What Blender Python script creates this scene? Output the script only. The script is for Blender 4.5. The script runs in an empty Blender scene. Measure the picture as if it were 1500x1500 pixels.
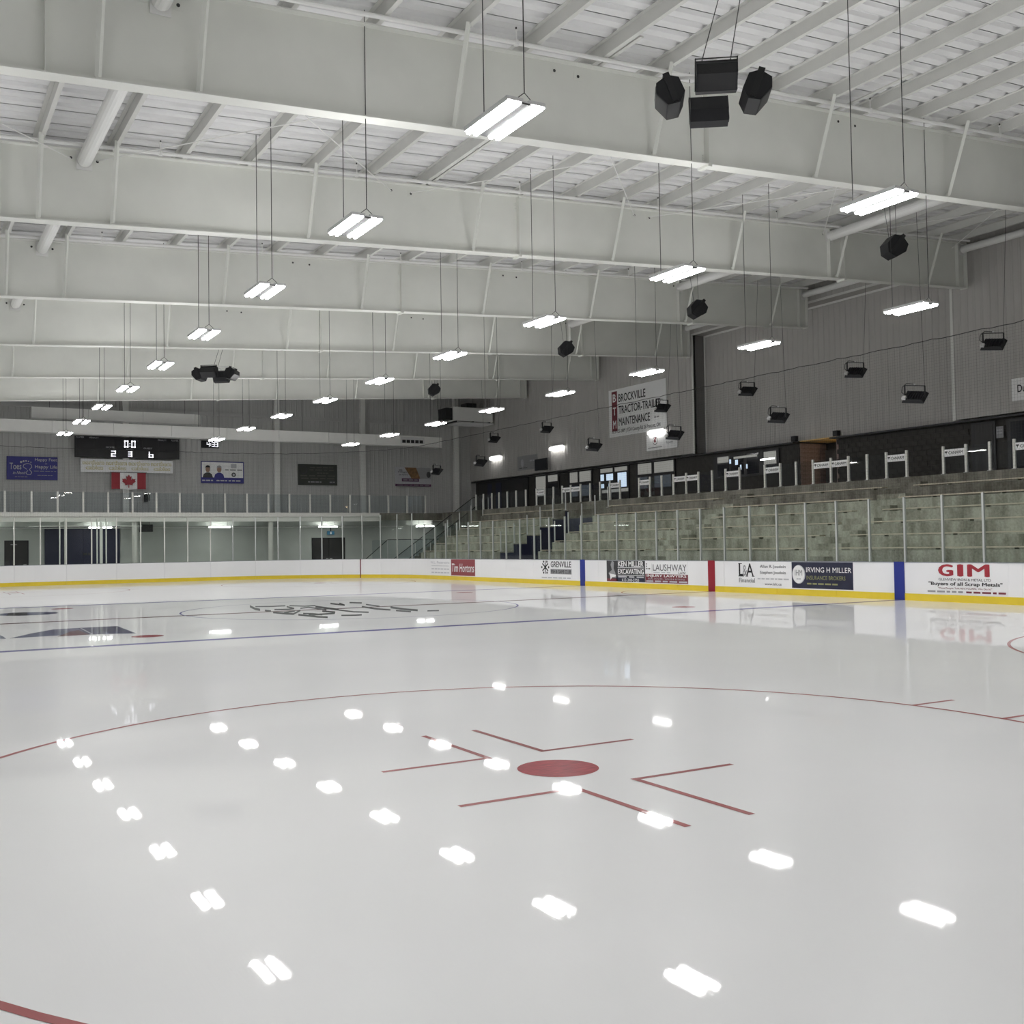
import bpy, math, random
from mathutils import Vector, Matrix
random.seed(7)
S = bpy.context.scene
COL = S.collection

# ------------------------------------------------------------------ camera
CAM = Vector((1.9766, 2.7284, 1.6642)); YAW, PITCH, ROLL, FPX = .5282, .0316, -.0154, 1549.76
_f = Vector((math.sin(YAW)*math.cos(PITCH), math.cos(YAW)*math.cos(PITCH), math.sin(PITCH)))
_r = Vector((math.cos(YAW), -math.sin(YAW), 0)); _u = _r.cross(_f)
_c, _s = math.cos(ROLL), math.sin(ROLL)
CR, CU = _c*_r + _s*_u, -_s*_r + _c*_u
cam = bpy.data.cameras.new('camera'); camo = bpy.data.objects.new('camera', cam); COL.objects.link(camo)
cam.sensor_width = 36; cam.lens = 36*FPX/1500; cam.clip_start = .05; cam.clip_end = 300
camo.matrix_world = Matrix(((CR.x, CU.x, -_f.x, CAM.x), (CR.y, CU.y, -_f.y, CAM.y), (CR.z, CU.z, -_f.z, CAM.z), (0, 0, 0, 1)))
S.camera = camo
# ------------------------------------------------------------------ world, exposure
w = bpy.data.worlds.new('world'); S.world = w; w.use_nodes = True
w.node_tree.nodes['Background'].inputs[0].default_value = (.02, .02, .022, 1)
S.view_settings.view_transform = 'Standard'; S.view_settings.look = 'None'
S.view_settings.exposure = 0.0; S.view_settings.gamma = 1; S.view_settings.use_curve_mapping = False
LAMP = 54.0           # radiance of the LED strips
S.cycles.max_bounces = 5; S.cycles.glossy_bounces = 2; S.cycles.diffuse_bounces = 4; S.cycles.transparent_max_bounces = 10; S.cycles.adaptive_threshold = .02
# pixel -> point on a known plane
def ray(x, y): return _f + (x-750)/FPX*CR - (y-750)/FPX*CU
def onX(x, y, X): d = ray(x, y); return CAM + d*((X-CAM.x)/d.x)
def onY(x, y, Y): d = ray(x, y); return CAM + d*((Y-CAM.y)/d.y)
def onZ(x, y, Z=0): d = ray(x, y); return CAM + d*((Z-CAM.z)/d.z)

# ------------------------------------------------------------------ materials
MATS = {}
def mat(name, col, rough=.5, metal=0, emit=None, spec=.5, noise=0, scale=4, bump=0, bscale=60, coat=0, ior=1.45):
    if name in MATS: return MATS[name]
    m = bpy.data.materials.new(name); m.use_nodes = True; nt = m.node_tree; b = nt.nodes['Principled BSDF']
    b.inputs['Base Color'].default_value = (*col, 1); b.inputs['Roughness'].default_value = rough
    b.inputs['Metallic'].default_value = metal; b.inputs['Specular IOR Level'].default_value = spec
    b.inputs['IOR'].default_value = ior
    if coat: b.inputs['Coat Weight'].default_value = coat; b.inputs['Coat Roughness'].default_value = .05
    if emit:
        b.inputs['Emission Color'].default_value = (*emit[0], 1); b.inputs['Emission Strength'].default_value = emit[1]
    if noise or bump:
        tc = nt.nodes.new('ShaderNodeTexCoord')
    if noise:
        n = nt.nodes.new('ShaderNodeTexNoise'); n.inputs['Scale'].default_value = scale; n.inputs['Detail'].default_value = 6
        nt.links.new(tc.outputs['Object'], n.inputs['Vector'])
        r = nt.nodes.new('ShaderNodeMapRange'); r.inputs[1].default_value = .25; r.inputs[2].default_value = .75
        r.inputs[3].default_value = 1-noise; r.inputs[4].default_value = 1+noise
        nt.links.new(n.outputs['Fac'], r.inputs[0])
        x = nt.nodes.new('ShaderNodeVectorMath'); x.operation = 'SCALE'; x.inputs[0].default_value = col
        nt.links.new(r.outputs[0], x.inputs['Scale']); nt.links.new(x.outputs[0], b.inputs['Base Color'])
    if bump:
        n2 = nt.nodes.new('ShaderNodeTexNoise'); n2.inputs['Scale'].default_value = bscale
        nt.links.new(tc.outputs['Object'], n2.inputs['Vector'])
        bp = nt.nodes.new('ShaderNodeBump'); bp.inputs['Strength'].default_value = bump; bp.inputs['Distance'].default_value = .01
        nt.links.new(n2.outputs['Fac'], bp.inputs['Height']); nt.links.new(bp.outputs[0], b.inputs['Normal'])
    MATS[name] = m; return m

def ice_mat(name, col, mottle=0.0, streak=None):
    m = bpy.data.materials.new(name); m.use_nodes = True; nt = m.node_tree; b = nt.nodes['Principled BSDF']
    L = nt.links.new
    b.inputs['Base Color'].default_value = (*col, 1); b.inputs['IOR'].default_value = 1.31
    b.inputs['Roughness'].default_value = .30; b.inputs['Coat Weight'].default_value = .58; b.inputs['Specular IOR Level'].default_value = .12
    b.inputs['Coat Roughness'].default_value = .023; b.inputs['Coat IOR'].default_value = 1.31
    tc = nt.nodes.new('ShaderNodeTexCoord')
    # fine resurfacing scratches, long along the rink
    mp = nt.nodes.new('ShaderNodeMapping'); mp.inputs['Scale'].default_value = (34, 1.6, 1); mp.inputs['Rotation'].default_value = (0, 0, .5)
    n = nt.nodes.new('ShaderNodeTexNoise'); n.inputs['Scale'].default_value = 2.2; n.inputs['Detail'].default_value = 5
    L(tc.outputs['Object'], mp.inputs['Vector']); L(mp.outputs[0], n.inputs['Vector'])
    bp = nt.nodes.new('ShaderNodeBump'); bp.inputs['Strength'].default_value = .10; bp.inputs['Distance'].default_value = .004
    L(n.outputs['Fac'], bp.inputs['Height']); L(bp.outputs[0], b.inputs['Normal'])
    bp2 = nt.nodes.new('ShaderNodeBump'); bp2.inputs['Strength'].default_value = .016; bp2.inputs['Distance'].default_value = .003
    L(n.outputs['Fac'], bp2.inputs['Height']); L(bp2.outputs[0], b.inputs['Coat Normal'])
    # cloudy white paint under the ice
    n2 = nt.nodes.new('ShaderNodeTexNoise'); n2.inputs['Scale'].default_value = .35 if not streak else streak; n2.inputs['Detail'].default_value = 7
    if streak:
        mp2 = nt.nodes.new('ShaderNodeMapping'); mp2.inputs['Scale'].default_value = (1, 9, 1); mp2.inputs['Rotation'].default_value = (0, 0, .9)
        L(tc.outputs['Object'], mp2.inputs['Vector']); L(mp2.outputs[0], n2.inputs['Vector'])
    else: L(tc.outputs['Object'], n2.inputs['Vector'])
    r = nt.nodes.new('ShaderNodeMapRange'); r.inputs[1].default_value = .3; r.inputs[2].default_value = .7
    r.inputs[3].default_value = 1-mottle; r.inputs[4].default_value = 1+mottle
    L(n2.outputs['Fac'], r.inputs[0])
    x = nt.nodes.new('ShaderNodeVectorMath'); x.operation = 'SCALE'; x.inputs[0].default_value = col
    L(r.outputs[0], x.inputs['Scale']); L(x.outputs[0], b.inputs['Base Color'])
    return m

def concrete_mat(name, col):
    m = bpy.data.materials.new(name); m.use_nodes = True; nt = m.node_tree; b = nt.nodes['Principled BSDF']; L = nt.links.new
    b.inputs['Roughness'].default_value = .8
    tc = nt.nodes.new('ShaderNodeTexCoord')
    def nz(sc, det, s3):
        mp = nt.nodes.new('ShaderNodeMapping'); mp.inputs['Scale'].default_value = s3
        n = nt.nodes.new('ShaderNodeTexNoise'); n.inputs['Scale'].default_value = sc; n.inputs['Detail'].default_value = det
        L(tc.outputs['Object'], mp.inputs['Vector']); L(mp.outputs[0], n.inputs['Vector']); return n.outputs['Fac']
    a = nz(.9, 6, (1, 1, 1)); c = nz(1.0, 4, (3, 3, .35)); g = nz(14, 4, (1, 1, 1))
    ad = nt.nodes.new('ShaderNodeMath'); L(a, ad.inputs[0]); L(c, ad.inputs[1])
    ad2 = nt.nodes.new('ShaderNodeMath'); ad2.operation = 'MULTIPLY_ADD'; ad2.inputs[1].default_value = .5; L(g, ad2.inputs[0]); L(ad.outputs[0], ad2.inputs[2])
    cr = nt.nodes.new('ShaderNodeValToRGB'); e = cr.color_ramp.elements
    e[0].position = .40; e[0].color = (col[0]*.45, col[1]*.45, col[2]*.42, 1); e[1].position = .60; e[1].color = (col[0]*1.25, col[1]*1.27, col[2]*1.3, 1)
    md = nt.nodes.new('ShaderNodeMath'); md.operation = 'MULTIPLY'; md.inputs[1].default_value = .4; L(ad2.outputs[0], md.inputs[0])
    L(md.outputs[0], cr.inputs[0]); L(cr.outputs[0], b.inputs['Base Color'])
    return m

def glass_mat(name, tint, refl=1.0):
    m = bpy.data.materials.new(name); m.use_nodes = True; nt = m.node_tree; L = nt.links.new
    nt.nodes.remove(nt.nodes['Principled BSDF'])
    o = nt.nodes['Material Output']; t = nt.nodes.new('ShaderNodeBsdfTransparent'); t.inputs[0].default_value = (*tint, 1)
    g = nt.nodes.new('ShaderNodeBsdfGlossy'); g.inputs['Roughness'].default_value = .01
    fr = nt.nodes.new('ShaderNodeFresnel'); fr.inputs['IOR'].default_value = 1.5; ge = nt.nodes.new('ShaderNodeNewGeometry'); iv = nt.nodes.new('ShaderNodeMath'); iv.operation = 'SUBTRACT'; iv.inputs[0].default_value = refl; L(ge.outputs['Backfacing'], iv.inputs[1])
    ml = nt.nodes.new('ShaderNodeMath'); ml.operation = 'MULTIPLY'; ml.use_clamp = True; L(iv.outputs[0], ml.inputs[1])
    mx = nt.nodes.new('ShaderNodeMixShader'); L(fr.outputs[0], ml.inputs[0]); L(ml.outputs[0], mx.inputs[0])
    L(t.outputs[0], mx.inputs[1]); L(g.outputs[0], mx.inputs[2]); L(mx.outputs[0], o.inputs[0])
    return m

M_ICE = ice_mat('ice', (.90, .905, .905), .025)
M_RED = ice_mat('ice_paint_red', (.36, .045, .06), .5, 6)
M_REDL = ice_mat('ice_paint_red_line', (.40, .12, .12), .2)
M_BLUE = ice_mat('ice_paint_blue', (.10, .09, .35), .2)
M_DARK = ice_mat('ice_paint_black', (.05, .05, .055), .3)
M_NAVY = ice_mat('ice_paint_navy', (.03, .03, .10), .3)
M_SLATE = ice_mat('ice_paint_slate', (.13, .14, .23), .35)
M_PALE = ice_mat('ice_paint_pale', (.5, .5, .55), .1)
M_MAR = ice_mat('ice_paint_maroon', (.13, .03, .04), .3)
M_CONC = concrete_mat('concrete', (.36, .36, .29))
M_CONCD = concrete_mat('concrete_dark', (.20, .19, .155))
M_FLOORC = concrete_mat('floor_concrete', (.24, .25, .25))
M_GLASS = glass_mat('rink_glass', (.955, .975, .965), 1.0)
M_GLASS2 = glass_mat('guard_glass', (.90, .925, .935), 1.0)
M_BEAM = mat('beam_paint', (.85, .86, .81), .45, noise=.05, scale=.8)
M_PURL = mat('purlin_paint', (.70, .70, .67), .5, noise=.04, scale=2)
M_DECK = mat('roof_deck', (.80, .80, .80), .5, noise=.06, scale=1.5)
M_PIPE = mat('white_pipe', (.90, .90, .88), .45)
M_CLAD = mat('grey_cladding', (.50, .485, .465), .6, noise=.05, scale=.6)
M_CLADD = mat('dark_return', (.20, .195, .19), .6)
M_CLADE = mat('end_cladding', (.51, .51, .50), .6, noise=.05, scale=.6)
M_TRIM = mat('light_trim', (.78, .78, .75), .5)
M_BLOCK = mat('dark_block', (.042, .039, .035), .7, noise=.25, scale=7, bump=.3)
M_MORT = mat('dark_mortar', (.06, .056, .05), .9)
M_BRICK = mat('pink_brick', (.33, .25, .23), .8, noise=.3, scale=9)
M_WHITE = mat('board_white', (.93, .93, .94), .25, noise=.015, scale=.7)
M_YEL = mat('kick_yellow', (.80, .61, .045), .3, noise=.04, scale=2)
M_CAP = mat('board_cap', (.28, .30, .33), .4)
M_STRB = mat('strip_blue', (.02, .035, .26), .35)
M_STRR = mat('strip_red', (.32, .012, .03), .35)
M_ALU = mat('aluminium', (.58, .60, .59), .35, metal=.55)
M_POSTW = mat('white_post', (.75, .75, .70), .4)
M_LED = mat('led_strip', (1, 1, 1), .5, emit=((1.0, .99, .985), LAMP))
M_UP = mat('added_uplight_glow', (1, 1, 1), .5, emit=((1.0, .99, .985), LAMP*.36))  # glow for the added uplights that brighten the ceiling
M_TUBE = mat('tube_light', (1, 1, 1), .5, emit=((1.0, .99, .97), 20))
M_WLAMP = mat('wall_lamp_glow', (1, 1, 1), .5, emit=((1.0, .99, .97), 8))
M_LAMPH = mat('lamp_housing', (.70, .70, .70), .35)
M_LAMPC = mat('lamp_channel', (.10, .10, .10), .6)
M_WIRE = mat('dark_wire', (.05, .05, .05), .6)
M_BLK = mat('black_cabinet', (.008, .0085, .011), .5)
M_BLKS = mat('black_satin', (.012, .012, .014), .35)
M_NET = mat('net_cord', (.03, .03, .03), .9)
M_WOOD = mat('bench_wood', (.52, .47, .36), .5, noise=.15, scale=5)
M_DUCT = mat('duct_white', (.86, .86, .83), .5, noise=.03, scale=2)
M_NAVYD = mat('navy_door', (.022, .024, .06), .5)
M_DOOR = mat('charcoal_door', (.035, .033, .033), .5)
M_FRAME = mat('dark_frame', (.018, .018, .02), .4)
M_LWALL = mat('corridor_wall', (.62, .65, .61), .6, noise=.06, scale=1)
M_PRW = mat('print_white', (.90, .90, .90), .5)
M_PRK = mat('print_black', (.015, .015, .017), .5)
M_PRN = mat('print_navy', (.02, .022, .05), .45, noise=.3, scale=3)
M_PRR = mat('print_red', (.38, .03, .045), .5)
M_PRR2 = mat('print_dull_red', (.30, .065, .075), .5)
M_PRM = mat('print_maroon', (.20, .035, .05), .5)
M_PRG = mat('print_grey', (.33, .33, .34), .5)
M_PRGD = mat('print_dark_grey', (.12, .12, .13), .5)
M_PRLG = mat('print_pale_grey', (.52, .52, .55), .5)
M_PRB = mat('print_blue', (.045, .045, .24), .5)
M_PRY = mat('print_gold', (.50, .42, .05), .5)
M_PRO = mat('print_olive', (.30, .31, .14), .5)
M_PRP = mat('print_purple', (.10, .03, .09), .5)
M_PRBR = mat('print_brown', (.22, .12, .05), .6, noise=.6, scale=6)
M_PRGR = mat('print_dark_green', (.045, .05, .042), .5)
M_PRFA = mat('print_faint', (.10, .10, .085), .5)
M_PRC = mat('print_charcoal', (.05, .05, .055), .5, noise=.5, scale=4)
M_SKIN = mat('print_skin', (.35, .22, .16), .6)
M_DIG = mat('digit_glow', (1, 1, 1), .5, emit=((.92, .92, 1), .85))
M_BOARDK = mat('scoreboard_black', (.012, .012, .014), .35)
M_PANEL = mat('scoreboard_panel', (.020, .020, .023), .25)
M_WGREY = mat('lit_window_grey', (.2, .2, .19), .2, emit=((.85, .85, .78), .22))
M_WBLUE = mat('lit_window_sky', (.3, .35, .4), .2, emit=((.66, .82, 1.0), .80))
M_WDIM = mat('dim_window', (.05, .06, .07), .1, emit=((.75, .85, 1.0), .05))
M_WDARK = mat('dark_window', (.012, .014, .02), .08)
M_WARM = mat('warm_soffit', (.80, .56, .22), .6)
M_WARML = mat('warm_lamp', (1, 1, 1), .5, emit=((1.0, .74, .42), 16))

# ------------------------------------------------------------------ builders
ORG = {}
class MB:
    def __init__(s): s.v = []; s.f = []
    def add(s, vs, fs):
        o = len(s.v); s.v += [Vector(p) for p in vs]; s.f += [[i+o for i in f] for f in fs]; return s
    def box(s, x0, x1, y0, y1, z0, z1):
        return s.add([(x0,y0,z0),(x1,y0,z0),(x1,y1,z0),(x0,y1,z0),(x0,y0,z1),(x1,y0,z1),(x1,y1,z1),(x0,y1,z1)],
                     [[0,3,2,1],[4,5,6,7],[0,1,5,4],[1,2,6,5],[2,3,7,6],[3,0,4,7]])
    def obox(s, c, R, U, N, w, h, d):      # oriented box, centre c, axes, full sizes
        c = Vector(c); R, U, N = R*(w/2), U*(h/2), N*(d/2)
        vs = [c+a*R+b*U+e*N for e in (-1, 1) for a, b in ((-1,-1),(1,-1),(1,1),(-1,1))]
        return s.add(vs, [[0,3,2,1],[4,5,6,7],[0,1,5,4],[1,2,6,5],[2,3,7,6],[3,0,4,7]])
    def hexa(s, b, t):                     # 4 bottom, 4 top points
        return s.add(list(b)+list(t), [[0,3,2,1],[4,5,6,7],[0,1,5,4],[1,2,6,5],[2,3,7,6],[3,0,4,7]])
    def tube(s, a, b, r, n=8, r2=None):
        a, b = Vector(a), Vector(b); d = (b-a).normalized()
        x = d.cross(Vector((0, 0, 1)) if abs(d.z) < .9 else Vector((0, 1, 0))).normalized(); y = d.cross(x)
        r2 = r if r2 is None else r2
        vs = [a+(x*math.cos(t)+y*math.sin(t))*r for t in [2*math.pi*i/n for i in range(n)]] + \
             [b+(x*math.cos(t)+y*math.sin(t))*r2 for t in [2*math.pi*i/n for i in range(n)]]
        return s.add(vs, [[i, (i+1) % n, n+(i+1) % n, n+i] for i in range(n)] + [list(range(n))[::-1], list(range(n, 2*n))])
    def path(s, pts, r, n=6):
        for a, b in zip(pts, pts[1:]): s.tube(a, b, r, n)
        return s
    def poly(s, pts): return s.add(pts, [list(range(len(pts)))])
    def slab(s, pts, d):                   # polygon extruded by vector d
        n = len(pts); pts = [Vector(p) for p in pts]; d = Vector(d)
        return s.add(pts+[p+d for p in pts], [list(range(n)), list(range(n, 2*n))[::-1]] + [[i, n+i, n+(i+1) % n, (i+1) % n] for i in range(n)])
    def build(s, name, m, parent=None):
        o_ = ORG.get(parent.name, Vector((0, 0, 0))) if parent else Vector((0, 0, 0))
        me = bpy.data.meshes.new(name); me.from_pydata([tuple(p-o_) for p in s.v], [], s.f); me.update()
        ob = bpy.data.objects.new(name, me); me.materials.append(m); COL.objects.link(ob)
        if parent: ob.parent = parent
        ORG[ob.name] = o_
        return ob
def B(*a): return MB().box(*a)
def tag(o, label=None, cat=None, group=None, kind=None):
    if label: o['label'] = label
    if cat: o['category'] = cat
    if group: o['group'] = group
    if kind: o['kind'] = kind
    return o
def empty(name, loc, label=None, cat=None, group=None, kind=None):
    o = bpy.data.objects.new(name, None); COL.objects.link(o); o.location = loc; o.empty_display_size = .1
    ORG[o.name] = Vector(loc); return tag(o, label, cat, group, kind)
def instance(name, mesh, loc, parent, m=None):
    o = bpy.data.objects.new(name, mesh); COL.objects.link(o); o.parent = parent
    o.location = Vector(loc) - ORG.get(parent.name, Vector((0, 0, 0))); ORG[o.name] = Vector(loc); return o
def copy_tree(o, parent=None):
    c = o.copy(); COL.objects.link(c); c.parent = parent
    for ch in o.children: copy_tree(ch, c)
    return c
ORD = ['nearest', 'second nearest', 'third nearest', 'fourth nearest', 'fifth nearest', 'sixth nearest', 'seventh nearest', 'eighth nearest', 'ninth nearest', 'tenth nearest', 'eleventh nearest', 'twelfth nearest', 'thirteenth nearest']

# lettering
DEP = None
def lettering(parent, s, c, R, U, w, h, m, off=.004, bold=0.006, shear=0, name='lettering'):
    """text fitted in a w x h box centred on c; R reading direction, U up"""
    cu = bpy.data.curves.new('txt', 'FONT'); cu.body = s; cu.align_x = 'LEFT'; cu.shear = shear; cu.resolution_u = 3
    t = bpy.data.objects.new('txt', cu); COL.objects.link(t)
    dg = bpy.context.evaluated_depsgraph_get(); dg.update()
    me = bpy.data.meshes.new_from_object(t.evaluated_get(dg))
    bpy.data.objects.remove(t); bpy.data.curves.remove(cu)
    if bold > .005:      # heavier stroke: the glyphs doubled side by side
        vs = [(v.co.x+dx, v.co.y+dy, k*.0008) for k, (dx, dy) in enumerate(((-bold, 0), (0, bold*.5), (bold, 0), (0, -bold*.5))) for v in me.vertices]; n = len(me.vertices)
        fs = [[i+k*n for i in p.vertices] for k in range(4) for p in me.polygons]
        bpy.data.meshes.remove(me); me = bpy.data.meshes.new('lettering'); me.from_pydata(vs, [], fs)
    xs = [v.co.x for v in me.vertices]; ys = [v.co.y for v in me.vertices]
    x0, x1, y0, y1 = min(xs), max(xs), min(ys), max(ys)
    N = R.cross(U); c = Vector(c) + N*off - ORG.get(parent.name, Vector((0, 0, 0)))
    for v in me.vertices:
        v.co = c + N*v.co.z + R*((v.co.x-x0)/(x1-x0)-.5)*w + U*((v.co.y-y0)/(y1-y0)-.5)*h
    me.materials.clear(); me.materials.append(m)
    o = bpy.data.objects.new(name, me); COL.objects.link(o); o.parent = parent; return o
def words(parent, c, R, U, w, h, m, n=5, off=.004, name='small_print'):
    """a line of print too small to read: word-long bars"""
    N = R.cross(U); mb = MB(); rnd = random.Random(n*7+int(w*100))
    ws = [rnd.uniform(.5, 1.3) for _ in range(n)]; tot = sum(ws)+.25*(n-1); x = -w/2
    for q in ws:
        ww = q/tot*w; cc = Vector(c)+R*(x+ww/2)+N*off
        mb.poly([cc-R*ww/2-U*h/2, cc+R*ww/2-U*h/2, cc+R*ww/2+U*h/2, cc-R*ww/2+U*h/2]); x += ww+.25/tot*w
    return mb.build(name, m, parent)
def rect(parent, c, R, U, w, h, m, off=.003, name='print_panel'):
    N = R.cross(U); cc = Vector(c)+N*off
    return MB().poly([cc-R*w/2-U*h/2, cc+R*w/2-U*h/2, cc+R*w/2+U*h/2, cc-R*w/2+U*h/2]).build(name, m, parent)
def shape(parent, c, R, U, pts, m, off=.004, name='emblem'):
    N = R.cross(U); cc = Vector(c)+N*off
    return MB().poly([cc+R*a+U*b for a, b in pts]).build(name, m, parent)
def disc(parent, c, R, U, rx, ry, m, off=.004, n=28, name='emblem_disc'):
    return shape(parent, c, R, U, [(rx*math.cos(2*math.pi*i/n), ry*math.sin(2*math.pi*i/n)) for i in range(n)], m, off, name)
X_, Y_, Z_ = Vector((1, 0, 0)), Vector((0, 1, 0)), Vector((0, 0, 1))

# ================================================================== setting
W, LEN, RAD = 25.9, 60.96, 8.53
XW = 35.2            # right wall
YF = 65.05           # far wall
YN, XL = -3.5, -5.0
BEAM_Y = [26.95+7.62*k for k in range(-3, 5)]   # 4.09 ... 57.43
def zb(x): return 8.40+.0625*x      # girder underside
def zt(x): return zb(x)+1.62        # girder top, purlin underside
BLUE1, RED0, BLUE2, GOAL1, GOAL2 = 22.59, 30.36, 38.15, 3.35, 57.53

def rink_outline(n=14):
    pts = []
    for cx, cy, a0 in ((W-RAD, RAD, -90), (W-RAD, LEN-RAD, 0), (RAD, LEN-RAD, 90), (RAD, RAD, 180)):
        for i in range(n+1):
            a = math.radians(a0+90*i/n); pts.append((cx+RAD*math.cos(a), cy+RAD*math.sin(a)))
    return pts
base = B(XL, 37.5, YN, YF+.3, -.25, -.02).build('floor', M_FLOORC)
tag(base, 'grey concrete slab around and under the rink', 'floor', kind='structure')
ice = MB().slab([(x, y, 0) for x, y in rink_outline()], (0, 0, -.02)).build('floor_ice', M_ICE)
tag(ice, 'glossy white ice sheet filling the rink', 'ice', kind='structure')
ZI = .0012
def strip(name, x0, x1, y0, y1, m, z=ZI): return MB().poly([(x0,y0,z),(x1,y0,z),(x1,y1,z),(x0,y1,z)]).build(name, m, ice)
strip('blue_line', .0, W, BLUE1-.15, BLUE1+.15, M_BLUE); strip('blue_line', 0, W, BLUE2-.15, BLUE2+.15, M_BLUE)
strip('centre_line', 0, W, RED0-.15, RED0+.15, M_MAR)
gx = W-RAD+math.sqrt(RAD**2-(GOAL2-LEN+RAD)**2)
strip('goal_line', W-gx, gx, GOAL2-.025, GOAL2+.025, M_REDL); strip('goal_line', W-gx, gx, GOAL1-.025, GOAL1+.025, M_REDL)
def ring(name, cx, cy, r, wd, m, a0=0, a1=360, n=120, z=ZI*1.3):
    mb = MB()
    for i in range(n):
        t0, t1 = [math.radians(a0+(a1-a0)*k/n) for k in (i, i+1)]
        mb.poly([(cx+q*math.cos(t), cy+q*math.sin(t), z) for q, t in ((r-wd/2, t0), (r+wd/2, t0), (r+wd/2, t1), (r-wd/2, t1))])
    return mb.build(name, m, ice)
def dot(name, cx, cy, r, m): return MB().poly([(cx+r*math.cos(2*math.pi*i/40), cy+r*math.sin(2*math.pi*i/40), ZI) for i in range(40)]).build(name, m, ice)
ring('centre_circle', W/2, RED0, 4.57, .05, M_BLUE)
for cx in (6.25, 19.65):
    for cy, full in ((9.43, True), (51.45, True)):
        dot('faceoff_spot', cx, cy, .305, M_RED); ring('faceoff_circle', cx, cy, 4.57, .05, M_REDL)
        for sx in (-1, 1):
            for sy in (-1, 1):
                # L-shaped restraining marks: corner, leg along the rink, leg across it
                x0 = cx+sx*.25; y0 = cy+sy*.62; hw = .026
                mb = MB()
                mb.poly([(x0-sx*hw, y0-sy*hw, ZI), (x0+sx*.90, y0-sy*hw, ZI), (x0+sx*.90, y0+sy*hw, ZI), (x0-sx*hw, y0+sy*hw, ZI)])
                mb.poly([(x0-sx*hw, y0-sy*hw, ZI*1.4), (x0+sx*hw, y0-sy*hw, ZI*1.4), (x0+sx*hw, y0+sy*1.18, ZI*1.4), (x0-sx*hw, y0+sy*1.18, ZI*1.4)])
                mb.build('faceoff_mark', M_REDL, ice)
                xa = cx+sx*4.55; strip('hash_mark', min(xa, xa+sx*.62), max(xa, xa+sx*.62), cy+sy*.5-.026, cy+sy*.5+.026, M_REDL)
    for cy in (BLUE1+1.67, BLUE2-1.67): dot('neutral_spot', cx, cy, .305, M_RED)
dot('centre_spot', W/2, RED0, .15, M_BLUE)
ring('referee_crease', W, RED0, 3.05, .05, M_REDL, 90, 270, 60)
# sponsor and team paint under the ice, outlined on the ice plane
def icepoly(name, px, m, z=ZI): return MB().poly([onZ(x, y, z) for x, y in px]).build(name, m, ice)
icepoly('ice_logo', [(14, 935.2), (75, 931.5), (125, 929), (200, 927.8), (172, 917), (110, 920), (78, 922), (45, 928)], M_SLATE, ZI)
icepoly('ice_logo', [(128, 929.5), (196, 927.5), (171, 917.2), (114, 920)], M_NAVY, ZI*1.3)
icepoly('ice_logo', [(84, 932.5), (132, 929.6), (115, 923), (104, 924.8)], M_MAR, ZI*1.6)
icepoly('ice_logo', [(0, 935.5), (9, 935.8), (5, 932.5), (0, 930.5)], M_SLATE, ZI)
icepoly('ice_logo', [(135, 929.7), (138, 929.5), (120, 920.2), (117, 920.4)], M_PALE, ZI*1.7)
icepoly('ice_logo', [(64, 928.2), (122, 924), (116, 921.5), (84, 922.6)], M_SLATE, ZI*1.5)
icepoly('far_ice_logo', [(0, 901.8), (28, 902), (70, 900.2), (86, 898), (82, 896.5), (60, 896.4), (20, 897.3), (0, 899)], M_SLATE, ZI)
icepoly('far_ice_logo', [(9, 902), (40, 901.4), (40, 896.9), (12, 898.2)], M_DARK, ZI*1.4)
icepoly('far_ice_logo', [(63, 900), (82, 898.8), (86, 897.8), (80, 896.4), (65, 896.8)], M_NAVY, ZI*1.4)
def icestroke(pts, th):
    mb = MB()
    for (x0, y0), (x1, y1) in zip(pts, pts[1:]):
        mb.poly([onZ(x0, y0+th/2, ZI*1.2), onZ(x1, y1+th/2, ZI*1.2), onZ(x1, y1-th/2, ZI*1.2), onZ(x0, y0-th/2, ZI*1.2)])
    return mb
LOGO = [([(366, 888), (374, 892), (381, 893.3)], 2.0), ([(388, 894.2), (397, 895.2)], 1.5), ([(374, 888.6), (400, 888.2), (418, 887.4)], .9),
        ([(402, 893), (422, 892.6), (431, 891.4), (420, 888.6)], 1.2), ([(400, 897), (421, 899), (430, 899.4), (440, 894)], 1.6),
        ([(416, 897.6), (432, 895)], 1.2), ([(437, 900.6), (452, 902), (466, 903.6), (480, 904.2)], 1.5), ([(444, 898.6), (458, 899), (472, 900.5)], 1.2),
        ([(452, 901), (490, 898.4), (491, 896.6), (472, 895.2)], 1.4), ([(462, 888.5), (476, 890.5), (496, 893)], 1.7), ([(478, 893.5), (452, 889.5), (440, 891.2)], 1.0),
        ([(484, 884), (505, 886.5), (497, 883.8)], 1.3), ([(496, 893.5), (518, 896.2), (540, 896.8)], 1.2), ([(500, 901.5), (520, 901.2), (530, 900.6)], 1.2),
        ([(512, 882.6), (530, 883.2)], 1.2), ([(530, 888.5), (548, 891.6), (572, 893.4)], 1.3), ([(536, 885.4), (556, 888)], 1.0),
        ([(572, 889.6), (592, 892.4), (612, 894)], 1.7), ([(580, 894.4), (602, 896)], 1.2), ([(626, 894.8), (643, 894.4)], 1.1), ([(424, 887.2), (446, 888), (462, 887)], .9)]
for pts, th in LOGO: icestroke(pts, th*1.7).build('team_logo_stroke', M_DARK, ice)

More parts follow.
